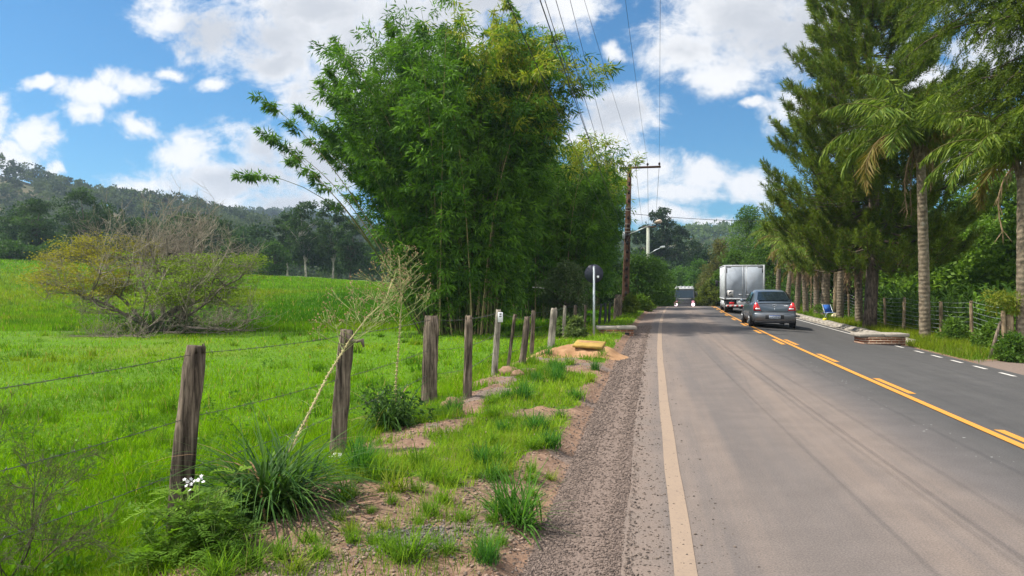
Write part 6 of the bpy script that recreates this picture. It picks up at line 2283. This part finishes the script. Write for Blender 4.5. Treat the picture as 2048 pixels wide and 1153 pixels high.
# verge
n = 120000
Y = 1 / (1 / 3.6 - rng.random(n) * (1 / 3.6 - 1 / 60.0))
t_ = rng.uniform(-4, -1.0, n)
X = xat(t_, Y)
k = rng.random(n) < verge_grass(X, Y, t_) * 0.8
X, Y = X[k], Y[k]
scatter_blades('verge_grass', X, Y, (0.04 + 0.13 * rng.random(len(X))), 0.006 * np.clip(Y / 6, 0.9, 8), 3, (0.09, 0.18, 0.012), (0.25, 0.35, 0.03), 903, 0.65)
# right verge
n = 75000
Y = rng.uniform(17, 62, n)
t_ = 7.5 + 3.1 * rng.random(n)
X = xat(t_, Y)
k = rng.random(n) < verge_grass(X, Y, t_)
X, Y = X[k], Y[k]
scatter_blades('far_verge_grass', X, Y, 0.16 + 0.22 * rng.random(len(X)), 0.016 * np.clip(Y / 25, 0.8, 3), 3, (0.06, 0.13, 0.012), (0.17, 0.26, 0.03), 904, 0.6)
n = 40000
Y = rng.uniform(20, 90, n); t_ = rng.uniform(10.5, 24, n); X = xat(t_, Y)
scatter_blades('undergrowth', X, Y, 0.35 + 0.5 * rng.random(n), 0.05, 3, (0.03, 0.07, 0.010), (0.10, 0.17, 0.025), 905, 0.6)
# broad leaved weeds in the pasture
n = 200
Y = 1 / (1 / 4.0 - rng.random(n) * (1 / 4.0 - 1 / 45.0)); X = rng.uniform(-0.9, 0.2, n) * Y
k = tof(X, Y) < -3.5
X, Y = X[k], Y[k]
a = A()
C = np.stack([X, Y, ground(X, Y) + 0.09], 1)
clump_leaves(a, np.random.default_rng(906), C, rng.uniform(0.08, 0.22, len(X)), 50, 0.06, 0.026, (0.05, 0.13, 0.010), (0.14, 0.25, 0.02), 0.8, -0.2)
tag(a.build('pasture_weeds', LEAF), kind='stuff')

# ================================================================== GRAVEL
def stones(name, X, Y, S, seed, c0, c1, lift=0.25):
    rng = np.random.default_rng(seed)
    n = len(X)
    base_v = np.array([(1, 0, 0), (0, 1, 0), (-1, 0, 0), (0, -1, 0), (0, 0, 1), (0, 0, -1)], float)
    V = base_v[None] * (1 + 0.35 * rng.normal(size=(n, 6, 1)) * 0.7) + rng.normal(size=(n, 6, 3)) * 0.16
    V[:, :, 2] *= 0.62
    q = rng.random(n) * 6.283
    c, s = np.cos(q)[:, None], np.sin(q)[:, None]
    V = np.stack([V[..., 0] * c - V[..., 1] * s, V[..., 0] * s + V[..., 1] * c, V[..., 2]], -1) * S[:, None, None]
    t_ = tof(X, Y)
    z = np.where((t_ > -0.34) & (t_ < 7.3), zroad(Y) + cross_z(t_), ground(X, Y))
    V += np.stack([X, Y, z + S * lift], 1)[:, None]
    Fc = np.array([(0, 1, 4), (1, 2, 4), (2, 3, 4), (3, 0, 4), (1, 0, 5), (2, 1, 5), (3, 2, 5), (0, 3, 5)])
    T = (np.arange(n) * 6)[:, None, None] + Fc[None]
    a = A(); a.add(V.reshape(-1, 3), None, T.reshape(-1, 3), np.repeat(mixcol(c0, c1, rng.random(n)), 6, 0))
    return tag(a.build(name, STONEM), kind='stuff')


STONEM = m_attr('stone', 0.9, 0.15, 60.0, 0.2, 0.2)
rng = np.random.default_rng(950)
n = 26000
Y = 1 / (1 / 3.4 - rng.random(n) * (1 / 3.4 - 1 / 30.0))
w = rng.random(n)
t_ = np.where(w < 0.5, -0.82 + 0.10 * rng.normal(size=n), np.where(w < 0.78, -0.42 + 0.06 * rng.normal(size=n), rng.uniform(-0.92, -0.34, n)))
X = xat(t_, Y)
stones('gravel', X, Y, (0.0035 + 0.009 * rng.random(n) ** 2.5) * np.clip(Y / 6, 1, 2.2), 951, (0.065, 0.050, 0.043), (0.19, 0.145, 0.12))
n = 1500
Y = 1 / (1 / 3.6 - rng.random(n) * (1 / 3.6 - 1 / 24.0))
t_ = -0.33 + np.abs(rng.normal(size=n)) * 0.28
stones('loose_pebbles', xat(t_, Y), Y, 0.004 + 0.009 * rng.random(n) ** 3, 952, (0.06, 0.05, 0.045), (0.16, 0.125, 0.10), 0.3)
n = 24000
Y = 1 / (1 / 3.6 - rng.random(n) * (1 / 3.6 - 1 / 16.0))
t_ = rng.uniform(-3.1, -1.0, n)
X = xat(t_, Y)
k = (fbm(X, Y, 1.7, 91) > 0.48) | (rng.random(n) < 0.3)
stones('verge_stones', X[k], Y[k], 0.004 + 0.014 * rng.random(int(k.sum())) ** 3, 953, (0.10, 0.075, 0.06), (0.28, 0.20, 0.15))
n = 1500
X = -0.62 + rng.normal(size=n) * 0.15; Y = 4.7 + rng.normal(size=n) * 0.13
stones('grey_gravel', X, Y, 0.008 + 0.010 * rng.random(n) ** 2, 954, (0.05, 0.046, 0.046), (0.15, 0.135, 0.125))
# earth clods
CL = m_plain('clod', (0.20, 0.125, 0.08), 0.95, 0.1, 0, 0.2, 14, 0, 0.5)
for i, (px, py, s, lab) in enumerate([(1018, 748, 0.15, 'reddish earth clod beside the thin crooked stake'), (1035, 752, 0.10, 'smaller earth clod right of the reddish one'), (905, 812, 0.12, 'earth clod at the foot of the slim dark post')]):
    X, Y = pix_ground(px, py)
    a = A(); a.ball((0, 0, 0.02), s, 11, 8, None, (1.3, 1.0, 0.75)); rr = np.random.default_rng(960 + i)
    a.V = [v * (1 + 0.09 * rr.normal(size=(len(v), 1))) for v in a.V]
    o = a.build('earth_clod', CL, None, True); o.location = on(X, Y); tag(o, lab, 'clod')

# ================================================================== HAZE
USE_HAZE = True
if USE_HAZE:
    a = A(); a.box(-900, 900, -70, 1000, -20, 125)
    m, g = new_mat('haze_air')
    vol = g.n('ShaderNodeVolumePrincipled')
    vol.inputs['Color'].default_value = (0.62, 0.76, 0.95, 1)
    vol.inputs['Density'].default_value = 0.0003
    vol.inputs['Anisotropy'].default_value = 0.3
    o_ = g.n('ShaderNodeOutputMaterial')
    g.l(vol.outputs[0], o_.inputs['Volume'])
    tag(a.build('haze', m), kind='stuff')
